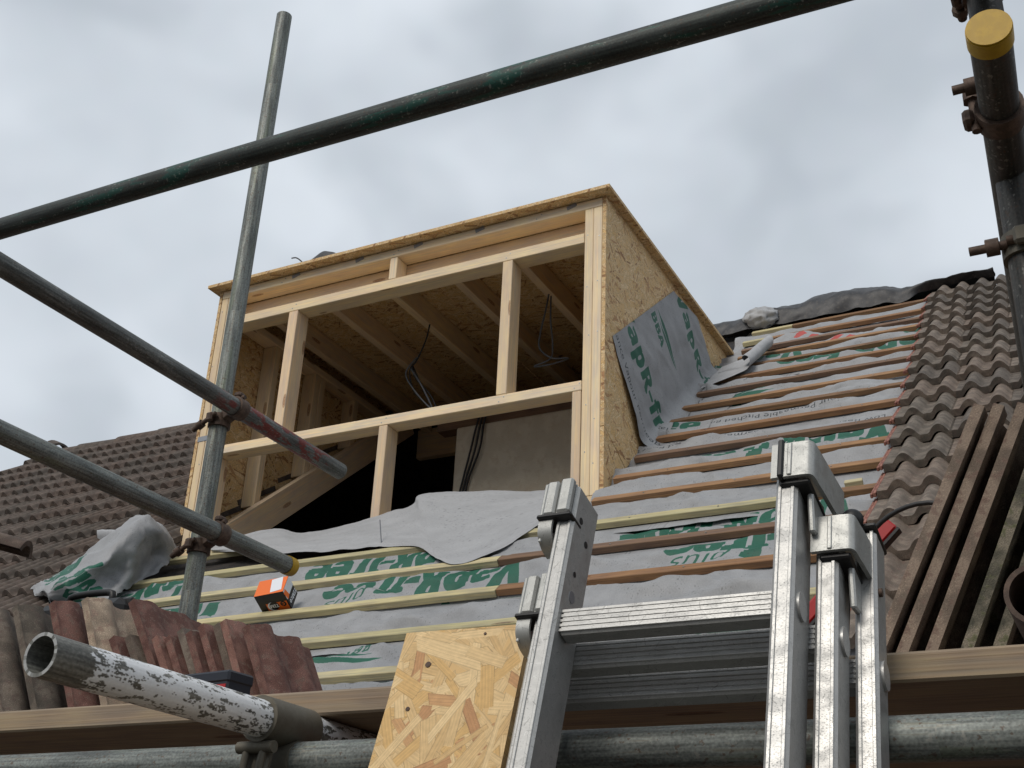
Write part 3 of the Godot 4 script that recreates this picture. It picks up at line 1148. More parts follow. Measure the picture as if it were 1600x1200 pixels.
func underlay(p: Node3D, g0: int, g1: int):
	for side in 2:
		if g0 <= 11 and side == 0:
			continue
		var x0 := -4.35 if side == 0 else -1.865
		var x1 := -1.865 if side == 0 else -0.56
		var nx := int((x1 - x0) / 0.016)
		var pts := []
		var uvs := []
		for g in range(g0, g1 + 1):
			var hi: float = BAT[g] + (0.04 if g == g0 else 0.0)
			var lo: float = BAT[g + 1] if g + 1 < BAT.size() else -1.76
			if g == 0:
				hi = 2.98
			if g == g1:
				lo -= 0.06
			if side == 0 and g == 12:
				hi = -0.09
			var last := g == g1
			var ns := int((hi - lo) / 0.013)
			for k in (ns + 1 if last else ns):
				var s := hi + (lo - hi) * k / ns
				var row := []
				var ur := []
				for j in nx + 1:
					var x := x0 + (x1 - x0) * j / nx
					var bt: float = BAT[g]
					var bl: float = BAT[g + 1] if g + 1 < BAT.size() else -1.76
					var f := clampf((s - bl) / (bt - bl), 0.0, 1.0)
					var h := mem_h(x, s, f, g)
					var wob := 0.0
					if last and s < bl + 0.02:
						# the loose lower edge of the course lies on the one below
						h = 0.002 + 0.004 * (1.0 + nz.get_noise_1d(x * 6.0 + g)) * smoothstep(bl + 0.02, bl - 0.05, s)
						wob = 0.02 * nz.get_noise_1d(x * 2.5 + g * 9.0) * smoothstep(bl, bl - 0.05, s)
					if g == g0 and s > bt - 0.01:
						h = -0.006
					row.append(roof(x, s + SKEW * (x + 1.5) + wob, h))
					var band: int = BAND[g]
					var v := (band + clampf((s - bl) / 0.28, 0.02, 0.98)) / 6.0
					ur.append(Vector2((START[g] - x) / 1.35, v))
				pts.append(row)
				uvs.append(ur)
			# doubled row so that the print bands do not run into one another
			if not last and BAND[g] != BAND[g + 1]:
				var r2 := []
				var u2 := []
				var bl2: float = BAT[g + 1]
				for j in nx + 1:
					var x := x0 + (x1 - x0) * j / nx
					r2.append(roof(x, bl2 + 0.003 + SKEW * (x + 1.5), mem_h(x, bl2 + 0.003, 0.01, g)))
					u2.append(Vector2((START[g] - x) / 1.35, (BAND[g] + 0.02) / 6.0))
				pts.append(r2)
				uvs.append(u2)
		obj(p, "underlay", grid_mesh(pts, uvs), M["mem_print"])

func dormer(house: Node3D):
	var d := part(house, "dormer")
	var w: Array = M["pine"]
	var z0 := -4.25
	var zc := z0 - 0.0475
	var dk: Material = M["osb_deck"]
	# flat deck of three panels
	var xs := [-4.17, -3.0, -1.812]
	for i in 2:
		obj(d, "roof_panel", box(Vector3(xs[i + 1] - xs[i] - 0.003, 0.018, 1.22), 0.001), dk, Transform3D(Basis.IDENTITY, Vector3((xs[i] + xs[i + 1]) * 0.5, 4.812, -4.80)))
		obj(d, "roof_panel", box(Vector3(xs[i + 1] - xs[i] - 0.003, 0.018, 0.70), 0.001), dk, Transform3D(Basis.IDENTITY, Vector3((xs[i] + xs[i + 1]) * 0.5, 4.812, -5.763)))
	# cheeks
	var ob: Material = M["osb"]
	var lo := PackedVector2Array([Vector2(-4.25, 3.30), Vector2(-4.25, 3.640), Vector2(-4.485, 3.533)])
	var up := PackedVector2Array([Vector2(-4.25, 3.644), Vector2(-4.25, 4.802), Vector2(-6.02, 4.802), Vector2(-4.489, 3.537)])
	obj(d, "cheek_panel", prism(lo, -1.872, -1.854), ob)
	obj(d, "cheek_panel", prism(up, -1.872, -1.854), ob)
	obj(d, "cheek_panel", prism(PackedVector2Array([Vector2(-4.25, 3.30), Vector2(-4.25, 4.802), Vector2(-6.02, 4.802)]), -4.128, -4.110), dk)
	# front frame
	timber(d, "top_plate", Vector3(-4.108, 4.777, zc), Vector3(-1.874, 4.777, zc), 0.046, 0.095, w[1])
	timber(d, "rim_board", Vector3(-4.06, 4.685, z0 - 0.108), Vector3(-1.92, 4.685, z0 - 0.108), 0.134, 0.024, w[3])
	timber(d, "header", Vector3(-4.015, 4.600, zc), Vector3(-1.963, 4.600, zc), 0.052, 0.095, w[0])
	timber(d, "block", Vector3(-3.011, 4.628, zc), Vector3(-3.011, 4.752, zc), 0.043, 0.09, w[1])
	timber(d, "sill", Vector3(-4.015, 3.851, zc), Vector3(-1.963, 3.851, zc), 0.047, 0.095, w[1])
	timber(d, "bottom_plate", Vector3(-4.108, 3.31, zc), Vector3(-1.874, 3.31, zc), 0.05, 0.095, w[2])
	for q in [[-1.939, 3.336, 4.752, 0], [-1.8955, 3.336, 4.752, 1], [-4.086, 3.336, 4.752, 2], [-4.040, 3.336, 4.752, 1]]:
		timber(d, "post", Vector3(q[0], q[1], zc), Vector3(q[0], q[2], zc), 0.0425, 0.095, w[q[3]])
	for q in [[-3.605, 3.876, 4.573, 0.056], [-2.357, 3.876, 4.573, 0.052], [-2.976, 3.336, 3.826, 0.047], [-1.985, 3.336, 3.826, 0.042], [-3.992, 3.336, 3.826, 0.042]]:
		timber(d, "stud", Vector3(q[0], q[1], zc), Vector3(q[0], q[2], zc), q[3], 0.095, w[rng.randi() % 5])
	# nail heads in the front of the frame
	var st := begin()
	for q in [[-3.605, 4.60], [-2.357, 4.60], [-3.605, 3.851], [-2.357, 3.851], [-2.976, 3.851], [-1.985, 3.851], [-3.0, 4.777], [-2.2, 4.777], [-3.7, 4.777]]:
		for e in [-1.0, 1.0]:
			var c := Vector3(q[0] + 0.012 * e + rng.randfn(0, 0.003), q[1] + 0.010 * e, z0)
			st.append_from(rod_mesh(c, c + Vector3(0, 0, 0.0012), 0.0032, 7), 0, Transform3D.IDENTITY)
	for x in [-1.939, -1.8955, -4.086, -4.040]:
		for y in [3.5, 3.75, 4.05, 4.35, 4.62]:
			var c2 := Vector3(x + rng.randfn(0, 0.006), y + rng.randfn(0, 0.03), z0)
			st.append_from(rod_mesh(c2, c2 + Vector3(0, 0, 0.0012), 0.0030, 7), 0, Transform3D.IDENTITY)
	var nh := obj(d, "nail_heads", st.commit(), M["nail"])
	nh.set_meta("kind", "stuff")
	# ceiling joists
	for i in 6:
		var x := -2.40 - 0.377 * i if i < 5 else -1.90
		timber(d, "joist", Vector3(x, 4.7415, -4.375), Vector3(x, 4.7415, -6.1), 0.12, 0.047, w[[3, 4, 2, 3, 4, 2][i]])
	timber(d, "back_beam", Vector3(-4.0, 4.62, -6.14), Vector3(-1.9, 4.62, -6.14), 0.2, 0.05, w[4])
	# side wall studs, rail and rafter
	for q in [-4.655, -5.03, -5.085, -5.43]:
		var zz: float = q
		var yb := 3.335 + (-4.25 - zz) * SN / CS + 0.02
		timber(d, "side_stud", Vector3(-4.06, yb, zz), Vector3(-4.06, 4.636, zz), 0.088, 0.047, w[2], Vector3(1, 0, 0))
	timber(d, "side_rail", Vector3(-4.055, 4.66, -4.36), Vector3(-4.055, 4.66, -5.85), 0.045, 0.09, w[3])
	for q in [-1.92, -3.985]:
		var xr: float = q
		timber(d, "rafter", roof(xr, 0.10, -0.035 if xr < -3.0 else -0.11), roof(xr, 2.2, -0.035 if xr < -3.0 else -0.11), 0.15, 0.047, w[4], Vector3(0, 1, 0))
	obj(d, "strap", box(Vector3(0.075, 0.028, 0.002), 0.0005), M["steel"], Transform3D(Basis(Vector3.BACK, 0.02), Vector3(-4.075, 3.93, -4.2485)))
	# little framing plates showing under the deck edge
	for x in [-3.62, -3.22, -2.87, -2.52, -2.03]:
		obj(d, "plate", box(Vector3(0.05, 0.020, 0.003), 0.0005), M["steel"], Transform3D(Basis(Vector3.BACK, 0.25), Vector3(x, 4.790, -4.2487)))

# ------------------------------------------------------------------ scaffold
const TR := 0.02415

func tube(sc: Node3D, a: Vector3, b: Vector3, m: Material, label := "", bend := 0.0):
	var o := obj(sc, "tube", tube_mesh(a, b, TR, 0.004, 32, bend), m)
	if label != "":
		o.set_meta("label", label)
	return o

func band(st: SurfaceTool, c: Vector3, ax: Vector3, wid: float):
	st.append_from(tube_mesh(c - ax * wid * 0.5, c + ax * wid * 0.5, TR + 0.0055, 0.006, 24), 0, Transform3D.IDENTITY)

# right-angle fitting: two bands, a saddle between, two eye bolts with nuts
func coupler(sc: Node3D, a: Vector3, ax: Vector3, b: Vector3, bx: Vector3, m: Material, bolt: Vector3):
	var st := begin()
	band(st, a, ax, 0.034)
	band(st, b, bx, 0.034)
	var mid := (a + b) * 0.5
	add_box(st, Vector3(a.distance_to(b) * 0.4, 0.034, 0.034), 0.006, Transform3D(along(b - a, ax), mid))
	# hinge lugs
	var side := ax.cross(bolt).normalized()
	add_box(st, Vector3(0.014, 0.026, 0.022), 0.004, Transform3D(along(bolt, ax), a + bolt * (TR + 0.014)))
	var side2 := bx.cross(b - a).normalized()
	add_box(st, Vector3(0.014, 0.026, 0.022), 0.004, Transform3D(along(side2, bx), b + side2 * (TR + 0.014)))
	var o := obj(sc, "coupler", st.commit(), m)
	for q in [[a + bolt * (TR + 0.006), side], [b + side2 * (TR + 0.012), (b - a).normalized()]]:
		var c: Vector3 = q[0]
		var dd: Vector3 = q[1]
		var s2 := begin()
		s2.append_from(rod_mesh(c - dd * 0.02, c + dd * 0.062, 0.0062, 10), 0, Transform3D.IDENTITY)
		s2.append_from(rod_mesh(c + dd * 0.028, c + dd * 0.044, 0.0125, 6), 0, Transform3D.IDENTITY)
		for k in 5:
			s2.append_from(rod_mesh(c + dd * (0.046 + 0.0035 * k), c + dd * (0.0478 + 0.0035 * k), 0.0072, 10), 0, Transform3D.IDENTITY)
		obj(o, "bolt", s2.commit(), M["rust"])

func end_cap(sc: Node3D, at: Vector3, d: Vector3):
	var st := begin()
	st.append_from(tube_mesh(at - d * 0.022, at + d * 0.002, TR + 0.0022, 0.002, 32), 0, Transform3D.IDENTITY)
	st.append_from(rod_mesh(at + d * 0.0022, at + d * 0.005, TR + 0.0014, 32), 0, Transform3D.IDENTITY)
	obj(sc, "end_cap", st.commit(), M["cap"])

func build_scaffold():
	var sc := thing("scaffold", "galvanised tube scaffold with guard rails in front of the eaves", "scaffold")
	var post := Vector3(-2.095, 0, -2.235)
	tube(sc, Vector3(-2.095, 0.0, -2.235), Vector3(-2.105, 4.29, -2.24), M["tube_galv"], "tall upright grey tube standing clear above the dormer")
	var front := Vector3(-2.095, 0, -1.02)
	tube(sc, front, front + Vector3(0, 3.4, 0), M["tube_galv"])
	tube(sc, Vector3(-0.050, 0, -1.5), Vector3(-0.050, 3.6, -1.5), M["tube_dark"])
	tube(sc, Vector3(0.05, 0, -1.545), Vector3(0.03, 3.7, -1.56), M["rust"])
	# side rails
	tube(sc, Vector3(-2.04, 2.899, -0.85), Vector3(-2.04, 2.894, -2.716), M["tube_red"], "side guard rail with worn red paint")
	tube(sc, Vector3(-2.04, 2.546, -0.85), Vector3(-2.04, 2.548, -2.535), M["tube_galv"], "lower side rail with a yellow end cap")
	end_cap(sc, Vector3(-2.04, 2.548, -2.54), Vector3(0, 0, -1))
	for y in [2.897, 2.547]:
		var yy: float = y
		coupler(sc, Vector3(-2.04, yy, -2.235), Vector3(0, 0, 1), Vector3(-2.098, yy - 0.03, -2.237), Vector3.UP, M["rust"], Vector3(0, 1, 0))
		coupler(sc, Vector3(-2.04, yy, -1.02), Vector3(0, 0, 1), Vector3(-2.095, yy - 0.03, -1.02), Vector3.UP, M["coupler"], Vector3(0, 1, 0))
	# top guard rail
	tube(sc, Vector3(-2.55, 3.118, -1.56), Vector3(0.45, 2.875, -1.375), M["tube_green"], "long dark guard rail with green paint traces", -0.012)
	coupler(sc, Vector3(-0.05, 2.916, -1.408), Vector3(0.99, -0.08, 0.06).normalized(), Vector3(-0.05, 2.93, -1.5), Vector3.UP, M["rust"], Vector3(0, 1, 0))
	# the capped tube pointing towards the viewer
	var cd := Vector3(-0.052, 0, -1).normalized()
	tube(sc, Vector3(-0.04, 2.6, -1.2), Vector3(-0.04, 2.6, -1.2) + cd * 1.5, M["tube_dark"], "dark tube with a yellow end cap")
	end_cap(sc, Vector3(-0.04, 2.6, -1.197), -cd)
	coupler(sc, Vector3(-0.0485, 2.6, -1.36), cd, Vector3(-0.05, 2.66, -1.42), Vector3(1, 0, 0), M["rust"], Vector3(-1, 0, 0))
	var s2 := begin()
	s2.append_from(rod_mesh(Vector3(-0.045, 2.622, -1.32), Vector3(-0.098, 2.622, -1.32), 0.0062, 10), 0, Transform3D.IDENTITY)
	s2.append_from(rod_mesh(Vector3(-0.067, 2.622, -1.32), Vector3(-0.083, 2.622, -1.32), 0.0125, 6), 0, Transform3D.IDENTITY)
	obj(sc, "bolt", s2.commit(), M["rust"])
	coupler(sc, Vector3(-0.05, 2.478, -1.5), Vector3.UP, Vector3(0.0, 2.478, -1.53), Vector3(0, 0, 1), M["coupler"], Vector3(0, 0, 1))
	var s3 := begin()
	s3.append_from(rod_mesh(Vector3(-0.07, 2.478, -1.48), Vector3(-0.118, 2.478, -1.48), 0.0062, 10), 0, Transform3D.IDENTITY)
	s3.append_from(rod_mesh(Vector3(-0.080, 2.478, -1.48), Vector3(-0.097, 2.478, -1.48), 0.0125, 6), 0, Transform3D.IDENTITY)
	obj(sc, "bolt", s3.commit(), M["rust"])
	# ledger and the transoms that carry the boards
	tube(sc, Vector3(-2.6, 1.827, -1.338), Vector3(0.7, 1.827, -1.338), M["tube_galv"], "horizontal ledger tube under the boards")
	tube(sc, Vector3(-2.6, 1.827, -2.16), Vector3(0.7, 1.827, -2.16), M["tube_galv"])
	tube(sc, Vector3(-1.043, 1.872, -0.90), Vector3(-1.043, 1.872, -2.35), M["tube_flake"], "projecting tube with flaking white paint and an open end")
	tube(sc, Vector3(-0.065, 1.872, -0.985), Vector3(-0.065, 1.872, -2.35), M["rust"], "rusty projecting tube with an open end")
	tube(sc, Vector3(-1.95, 1.872, -1.3), Vector3(-1.95, 1.872, -2.35), M["tube_galv"])
	for x in [-1.95]:
		var xx: float = x
		coupler(sc, Vector3(xx, 1.872, -1.338), Vector3(0, 0, 1), Vector3(xx, 1.827, -1.338), Vector3(1, 0, 0), M["coupler"], Vector3(0, 1, 0))
	# sleeve clip on the white tube
	var st := begin()
	var c0 := Vector3(-1.043, 1.872, -1.325)
	st.append_from(tube_mesh(c0 + Vector3(0, 0, 0.052), c0 - Vector3(0, 0, 0.05), TR + 0.006, 0.006, 32), 0, Transform3D.IDENTITY)
	st.append_from(tube_mesh(c0 + Vector3(-0.024, -0.049, -0.015), c0 + Vector3(0.024, -0.049, -0.015), TR + 0.006, 0.006, 24), 0, Transform3D.IDENTITY)
	add_box(st, Vector3(0.034, 0.06, 0.012), 0.004, Transform3D(Basis(Vector3.RIGHT, -0.2), c0 + Vector3(-0.004, -0.050, 0.034)))
	var cl := obj(sc, "coupler", st.commit(), M["coupler"])
	for sx in [-1.0, 1.0]:
		var pl := begin()
		var q: Array = [c0 + Vector3(-0.004 + 0.014 * sx, -0.030, 0.044), c0 + Vector3(-0.004 + 0.013 * sx, -0.06, 0.050), c0 + Vector3(-0.002 + 0.012 * sx, -0.11, 0.040)]
		pl.append_from(pipe_mesh(q, 0.0055, 8), 0, Transform3D.IDENTITY)
		obj(cl, "link", pl.commit(), M["coupler"])
	obj(cl, "bolt", rod_mesh(c0 + Vector3(-0.032, -0.036, 0.046), c0 + Vector3(0.026, -0.036, 0.046), 0.008, 10), M["coupler"])
	# base plates
	for p in [post, front, Vector3(-0.05, 0, -1.5), Vector3(0.05, 0, -1.545)]:
		var pp: Vector3 = p
		obj(sc, "base_plate", box(Vector3(0.1, 0.008, 0.1), 0.001), M["coupler"], Transform3D(Basis.IDENTITY, pp + Vector3(0, 0.004, 0)))

func build_boards():
	var zs := [-1.495, -1.710, -1.925, -2.118]
	var ws := [0.21, 0.21, 0.21, 0.164]
	var lab := ["front scaffold board with a pale worn edge facing out", "middle scaffold board between two other boards", "third scaffold board in from the worn front edge", "narrow inner scaffold board beside the upright tube"]
	for i in 4:
		var o := thing("scaffold_board", lab[i], "board", Vector3(-0.9, 1.8970, zs[i]), "boards of the scaffold platform")
		var st := begin()
		add_box(st, Vector3(3.2, 0.034, ws[i]), 0.003, Transform3D(Basis.IDENTITY, Vector3(0, 0.017, 0)))
		obj(o, "plank", st.commit(), M["board"][i % 2])
		for e in [-1.0, 1.0]:
			obj(o, "end_band", box(Vector3(0.03, 0.0375, ws[i] + 0.0035), 0.001), M["steel"], Transform3D(Basis.IDENTITY, Vector3(e * 1.565, 0.017, 0)))

# ------------------------------------------------------------------ ladder
func build_ladder():
	var lean := deg_to_rad(72.0)
	var up := Vector3(0, sin(lean), -cos(lean))
	var out := Vector3(0, cos(lean), sin(lean))
	var org := Vector3(-0.4575, 1.772, -1.144)
	var base := org - up * (org.y / up.y)
	var lad := thing("ladder", "three-section aluminium ladder leaning against the scaffold ledger", "ladder", base)
	lad.basis = Basis(Vector3.RIGHT, up, out)
	# in the ladder's own axes: x across, y up the ladder, z out to the front face
	var y0 := (org.y / up.y)
	var half := [0.1355, 0.168, 0.198]
	var tops := [0.372, 0.300, 0.335]
	var topl := [0.378, 0.250, 0.20]
	var alu: Material = M["alu"]
	for k in 3:
		var sec := part(lad, "section")
		var zf := -0.05 * k
		var dep: float = [0.062, 0.052, 0.044][k]
		for sd in 2:
			var sg := -1.0 if sd == 0 else 1.0
			var tp: float = (topl[k] if sd == 0 else tops[k]) + y0
			var b0 := 0.02
			var xc: float = half[k] * sg
			var wd := 0.0245
			var st := begin()
			# box section with a rounded lip along its front face
			add_box(st, Vector3(tp - b0, dep, wd), 0.0032, Transform3D(Basis(Vector3.UP, Vector3(0, 0, 1), Vector3(1, 0, 0)), Vector3(xc, (tp + b0) * 0.5, zf - dep * 0.5)))
			for q in [-1.0, 1.0]:
				add_box(st, Vector3(tp - b0, 0.002, 0.004), 0.0008, Transform3D(Basis(Vector3.UP, Vector3(0, 0, 1), Vector3(1, 0, 0)), Vector3(xc + q * 0.0072, (tp + b0) * 0.5, zf + 0.0006)))
			var stl := obj(sec, "stile", st.commit(), alu)
			# flared rung ends riveted through the outer face
			for r in 7:
				var ry := y0 + 0.190 - 0.014 * k - 0.268 * r
				if ry < 0.1:
					continue
				var pl := begin()
				pl.append_from(rod_mesh(Vector3(xc + sg * 0.011, ry, zf - 0.024), Vector3(xc + sg * 0.0155, ry, zf - 0.024), 0.016, 16), 0, Transform3D.IDENTITY)
				obj(stl, "rung_end", pl.commit(), alu)
		for r in 7:
			var ry2 := y0 + 0.190 - 0.014 * k - 0.268 * r
			if ry2 < 0.1:
				continue
			var s2 := begin()
			var l: float = half[k] * 2.0 - 0.0225
			add_box(s2, Vector3(l, 0.034, 0.026), 0.004, Transform3D(Basis.IDENTITY, Vector3(0, ry2, zf - 0.024)))
			for q in 5:
				add_box(s2, Vector3(l - 0.002, 0.0040, 0.0014), 0.0006, Transform3D(Basis.IDENTITY, Vector3(0, ry2 - 0.0124 + 0.0062 * q, zf - 0.0108)))
			obj(sec, "rung", s2.commit(), alu)
	ladder_fittings(lad, y0, half)
	for sg in [-1.0, 1.0]:
		for k in 3:
			obj(lad, "foot", box(Vector3(0.030, 0.05, 0.048), 0.004), M["black"], Transform3D(Basis.IDENTITY, Vector3(half[k] * sg, 0.028, -0.05 * k - 0.022)))

# a plate of the given width bent along a path; side is the direction across it
func bent(st: SurfaceTool, path: Array, side: Vector3, wid: float, th: float):
	var p := smooth_path(path, path.size() * 5)
	var nn := []
	for i in p.size():
		var d: Vector3 = p[mini(i + 1, p.size() - 1)] - p[maxi(i - 1, 0)]
		nn.append(side.cross(d).normalized())
	var w := side * wid * 0.5
	var uv := Vector2.ZERO
	for i in p.size() - 1:
		for sg in [-1.0, 1.0]:
			var a: Vector3 = p[i] + nn[i] * th * 0.5 * sg
			var b: Vector3 = p[i + 1] + nn[i + 1] * th * 0.5 * sg
			var na: Vector3 = nn[i] * sg
			var nb: Vector3 = nn[i + 1] * sg
			stri(st, [[a - w, na, uv], [a + w, na, uv], [b + w, nb, uv]])
			stri(st, [[a - w, na, uv], [b + w, nb, uv], [b - w, nb, uv]])
			var a2: Vector3 = p[i] - nn[i] * th * 0.5 + w * sg
			var a3: Vector3 = p[i] + nn[i] * th * 0.5 + w * sg
			var b2: Vector3 = p[i + 1] - nn[i + 1] * th * 0.5 + w * sg
			var b3: Vector3 = p[i + 1] + nn[i + 1] * th * 0.5 + w * sg
			quad(st, a2, a3, b3, b2, side * sg)
	for e in [0, p.size() - 1]:
		var d2: Vector3 = (p[1] - p[0]).normalized() * -1.0 if e == 0 else (p[e] - p[e - 1]).normalized()
		quad(st, p[e] + nn[e] * th * 0.5 + w, p[e] + nn[e] * th * 0.5 - w, p[e] - nn[e] * th * 0.5 - w, p[e] - nn[e] * th * 0.5 + w, d2)

func ladder_fittings(lad: Node3D, y0: float, half: Array):
	var cast: Material = M["cast"]
	# right-hand guide brackets: a cast shoe round each stile
	for q in [[0, 0.362, 0.048], [1, 0.292, 0.046]]:
		var k: int = q[0]
		var zf := -0.05 * k
		var x: float = half[k]
		var y: float = y0 + q[1]
		var st := begin()
		bent(st, [Vector3(x - 0.015, y, zf + 0.009), Vector3(x - 0.004, y, zf + 0.0095), Vector3(x + 0.008, y, zf + 0.0095), Vector3(x + 0.022, y, zf + 0.0093), Vector3(x + 0.0285, y, zf + 0.0078), Vector3(x + 0.0305, y, zf + 0.001), Vector3(x + 0.0315, y, zf - 0.010), Vector3(x + 0.033, y, zf - 0.024), Vector3(x + 0.036, y, zf - 0.06), Vector3(x + 0.039, y, zf - 0.09)], Vector3.UP, q[2], 0.005)
		add_box(st, Vector3(0.005, q[2] - 0.002, 0.003), 0.001, Transform3D(Basis.IDENTITY, Vector3(x + 0.006, y, zf + 0.0125)))
		add_box(st, Vector3(0.040, 0.005, 0.09), 0.002, Transform3D(Basis.IDENTITY, Vector3(x + 0.009, y + q[2] * 0.5 - 0.004, zf - 0.040)))
		var br := obj(lad, "guide_bracket", st.commit(), cast)
		obj(br, "liner", box(Vector3(0.034, 0.007, 0.07), 0.002), M["black"], Transform3D(Basis.IDENTITY, Vector3(x + 0.010, y - q[2] * 0.5 - 0.003, zf - 0.030)))
		var hk := begin()
		add_box(hk, Vector3(0.007, 0.05, 0.05), 0.002, Transform3D(Basis(Vector3.RIGHT, 0.25), Vector3(x + 0.022, y - q[2] * 0.5 - 0.020, zf - 0.045)))
		add_box(hk, Vector3(0.010, 0.030, 0.014), 0.002, Transform3D(Basis(Vector3.RIGHT, 0.25), Vector3(x + 0.030, y - q[2] * 0.5 - 0.016, zf - 0.072)))
		obj(br, "catch", hk.commit(), cast)
		obj(br, "bolt", rod_mesh(Vector3(x + 0.016, y - q[2] * 0.5 - 0.012, zf - 0.060), Vector3(x + 0.046, y - q[2] * 0.5 - 0.012, zf - 0.060), 0.005, 10), M["rust"])
		if k == 0:
			obj(br, "liner", box(Vector3(0.007, q[2] + 0.006, 0.014), 0.002), M["black"], Transform3D(Basis.IDENTITY, Vector3(x - 0.0165 + 0.0125, y + 0.002, zf + 0.0085)))
			var kb := SphereMesh.new()
			kb.radius = 0.0125
			kb.height = 0.025
			obj(br, "knob", kb, M["black"], Transform3D(Basis.IDENTITY, Vector3(x + 0.052, y - q[2] * 0.5 + 0.004, zf - 0.085)))
	obj(lad, "stile_cap", box(Vector3(0.027, 0.006, 0.06), 0.002), M["black"], Transform3D(Basis.IDENTITY, Vector3(half[2], y0 + 0.338, -0.122)))
	# left-hand side: head shoe on the front stile and a second shoe on the one behind
	for q in [[0, 0.355, 0.052], [1, 0.252, 0.055]]:
		var k2: int = q[0]
		var zf2 := -0.05 * k2
		var x2: float = -half[k2]
		var y2: float = y0 + q[1]
		var st2 := begin()
		add_box(st2, Vector3(0.017, q[2], 0.012), 0.003, Transform3D(Basis.IDENTITY, Vector3(x2 + 0.0005, y2, zf2 + 0.008)))
		add_box(st2, Vector3(0.016, q[2], 0.010), 0.003, Transform3D(Basis.IDENTITY, Vector3(x2 - 0.0195, y2, zf2 + 0.006)))
		add_box(st2, Vector3(0.012, q[2], 0.008), 0.002, Transform3D(Basis.IDENTITY, Vector3(x2 - 0.0085, y2, zf2 + 0.001)))
		add_box(st2, Vector3(0.006, q[2], 0.09), 0.002, Transform3D(Basis.IDENTITY, Vector3(x2 - 0.030, y2, zf2 - 0.038)))
		var br2 := obj(lad, "guide_bracket", st2.commit(), cast)
		obj(br2, "liner", box(Vector3(0.046, 0.006, 0.034), 0.002), M["black"], Transform3D(Basis.IDENTITY, Vector3(x2 - 0.010, y2 - q[2] * 0.5 - 0.003, zf2 - 0.004)))
		# the curved hook below the shoe
		var st3 := begin()
		var yb: float = y2 - q[2] * 0.5
		bent(st3, [Vector3(x2 - 0.021, yb + 0.006, zf2 + 0.002), Vector3(x2 - 0.0215, yb - 0.010, zf2 + 0.006), Vector3(x2 - 0.022, yb - 0.024, zf2 + 0.002), Vector3(x2 - 0.022, yb - 0.033, zf2 - 0.012), Vector3(x2 - 0.021, yb - 0.036, zf2 - 0.028)], Vector3(1, 0, 0), 0.018, 0.004)
		add_box(st3, Vector3(0.004, 0.036, 0.05), 0.001, Transform3D(Basis.IDENTITY, Vector3(x2 - 0.029, yb - 0.014, zf2 - 0.024)))
		obj(br2, "hook", st3.commit(), cast)
	# bolt holes through the inner side of the left stile, each with a dark bush
	for q in [[0.335, -0.018, 0.0045], [0.315, -0.040, 0.0045], [0.262, -0.025, 0.0035], [0.232, -0.028, 0.0075]]:
		var c2 := Vector3(-half[0] + 0.0113, y0 + q[0], q[1])
		var rm: Material = M["steel"] if q[2] > 0.007 else M["black"]
		obj(lad, "rivet", rod_mesh(c2, c2 + Vector3(0.0016, 0, 0), q[2], 14), rm)

func build_panel():
	# off-cut of strand board standing on the ground and leaning on the ledger
	var lean := deg_to_rad(71.3)
	var up := Vector3(0, sin(lean), -cos(lean))
	var out := Vector3(0, cos(lean), sin(lean))
	var touch := Vector3(-0.780, 1.827, -1.293)
	var base := touch - up * (touch.y / up.y)
	var p := thing("strand_board", "offcut of pale strand board leaning beside the aluminium ladder", "board", base)
	p.basis = Basis(Vector3.RIGHT, up, out)
	var h := touch.y / up.y + 0.172
	var st := begin()
	# sheet with slightly ragged edges
	var n := 40
	var f := []
	for i in n + 1:
		f.append(Vector2(-0.093 + 0.0012 * nz.get_noise_1d(i * 3.0), h * i / n))
	var hh := h
	for i in n:
		var a := Vector3(f[i].x, f[i].y, 0)
		var b := Vector3(f[i + 1].x, f[i + 1].y, 0)
		var r := Vector3(0.093, 0, 0)
		var a2 := Vector3(0.093, f[i].y, 0)
		var b2 := Vector3(0.093, f[i + 1].y - (0.0 if i < n - 1 else 0.002), 0)
		var dz := Vector3(0, 0, -0.018)
		quad(st, a, b, b2, a2, Vector3(0, 0, 1))
		quad(st, a + dz, b + dz, b2 + dz, a2 + dz, Vector3(0, 0, -1))
		quad(st, a, b, b + dz, a + dz, Vector3(-1, 0, 0))
		quad(st, a2, b2, b2 + dz, a2 + dz, Vector3(1, 0, 0))
		if i == n - 1:
			quad(st, b, b2, b2 + dz, b + dz, Vector3(0, 1, 0))
	obj(p, "sheet", st.commit(), M["osb_near"])
	# nail and screw marks
	for q in [[-0.045, hh - 0.052, 0.0042], [-0.058, hh - 0.115, 0.003], [0.03, hh - 0.012, 0.002]]:
		obj(p, "screw", rod_mesh(Vector3(q[0], q[1], 0.0), Vector3(q[0], q[1], 0.0012), q[2], 12), M["rust"])

# ------------------------------------------------------------------ loose tiles on the boards
const DECK := 1.9315

func loose_tile(mesh: Mesh, m: Material, m2: Material, x: float, zf: float, lean: float, back: bool, turn: float, label: String, group: String):
	# stands on its end on the boards; lean > 0 tips towards +x
	var o := thing("concrete_tile", label, "roof tile", Vector3(x, DECK, zf), group)
	var l := Vector3(sin(lean), cos(lean), 0)
	var xx := Vector3(0, 0, -1) if back else Vector3(0, 0, 1)
	var yy := l.cross(xx)
	o.basis = Basis(Vector3.UP, turn) * Basis(xx, yy, l)
	var lift := 0.021 * absf(sin(lean)) + (0.03 * sin(lean) if back else -0.03 * sin(lean))
	o.position.y = DECK + maxf(0.0, lift) + 0.0005
	var b := obj(o, "body", mesh, null, Transform3D(Basis.IDENTITY, Vector3(0.1025 if back else -0.1135, 0, 0)))
	b.set_surface_override_material(0, m)
	if mesh.get_surface_count() > 1:
		b.set_surface_override_material(1, m2)

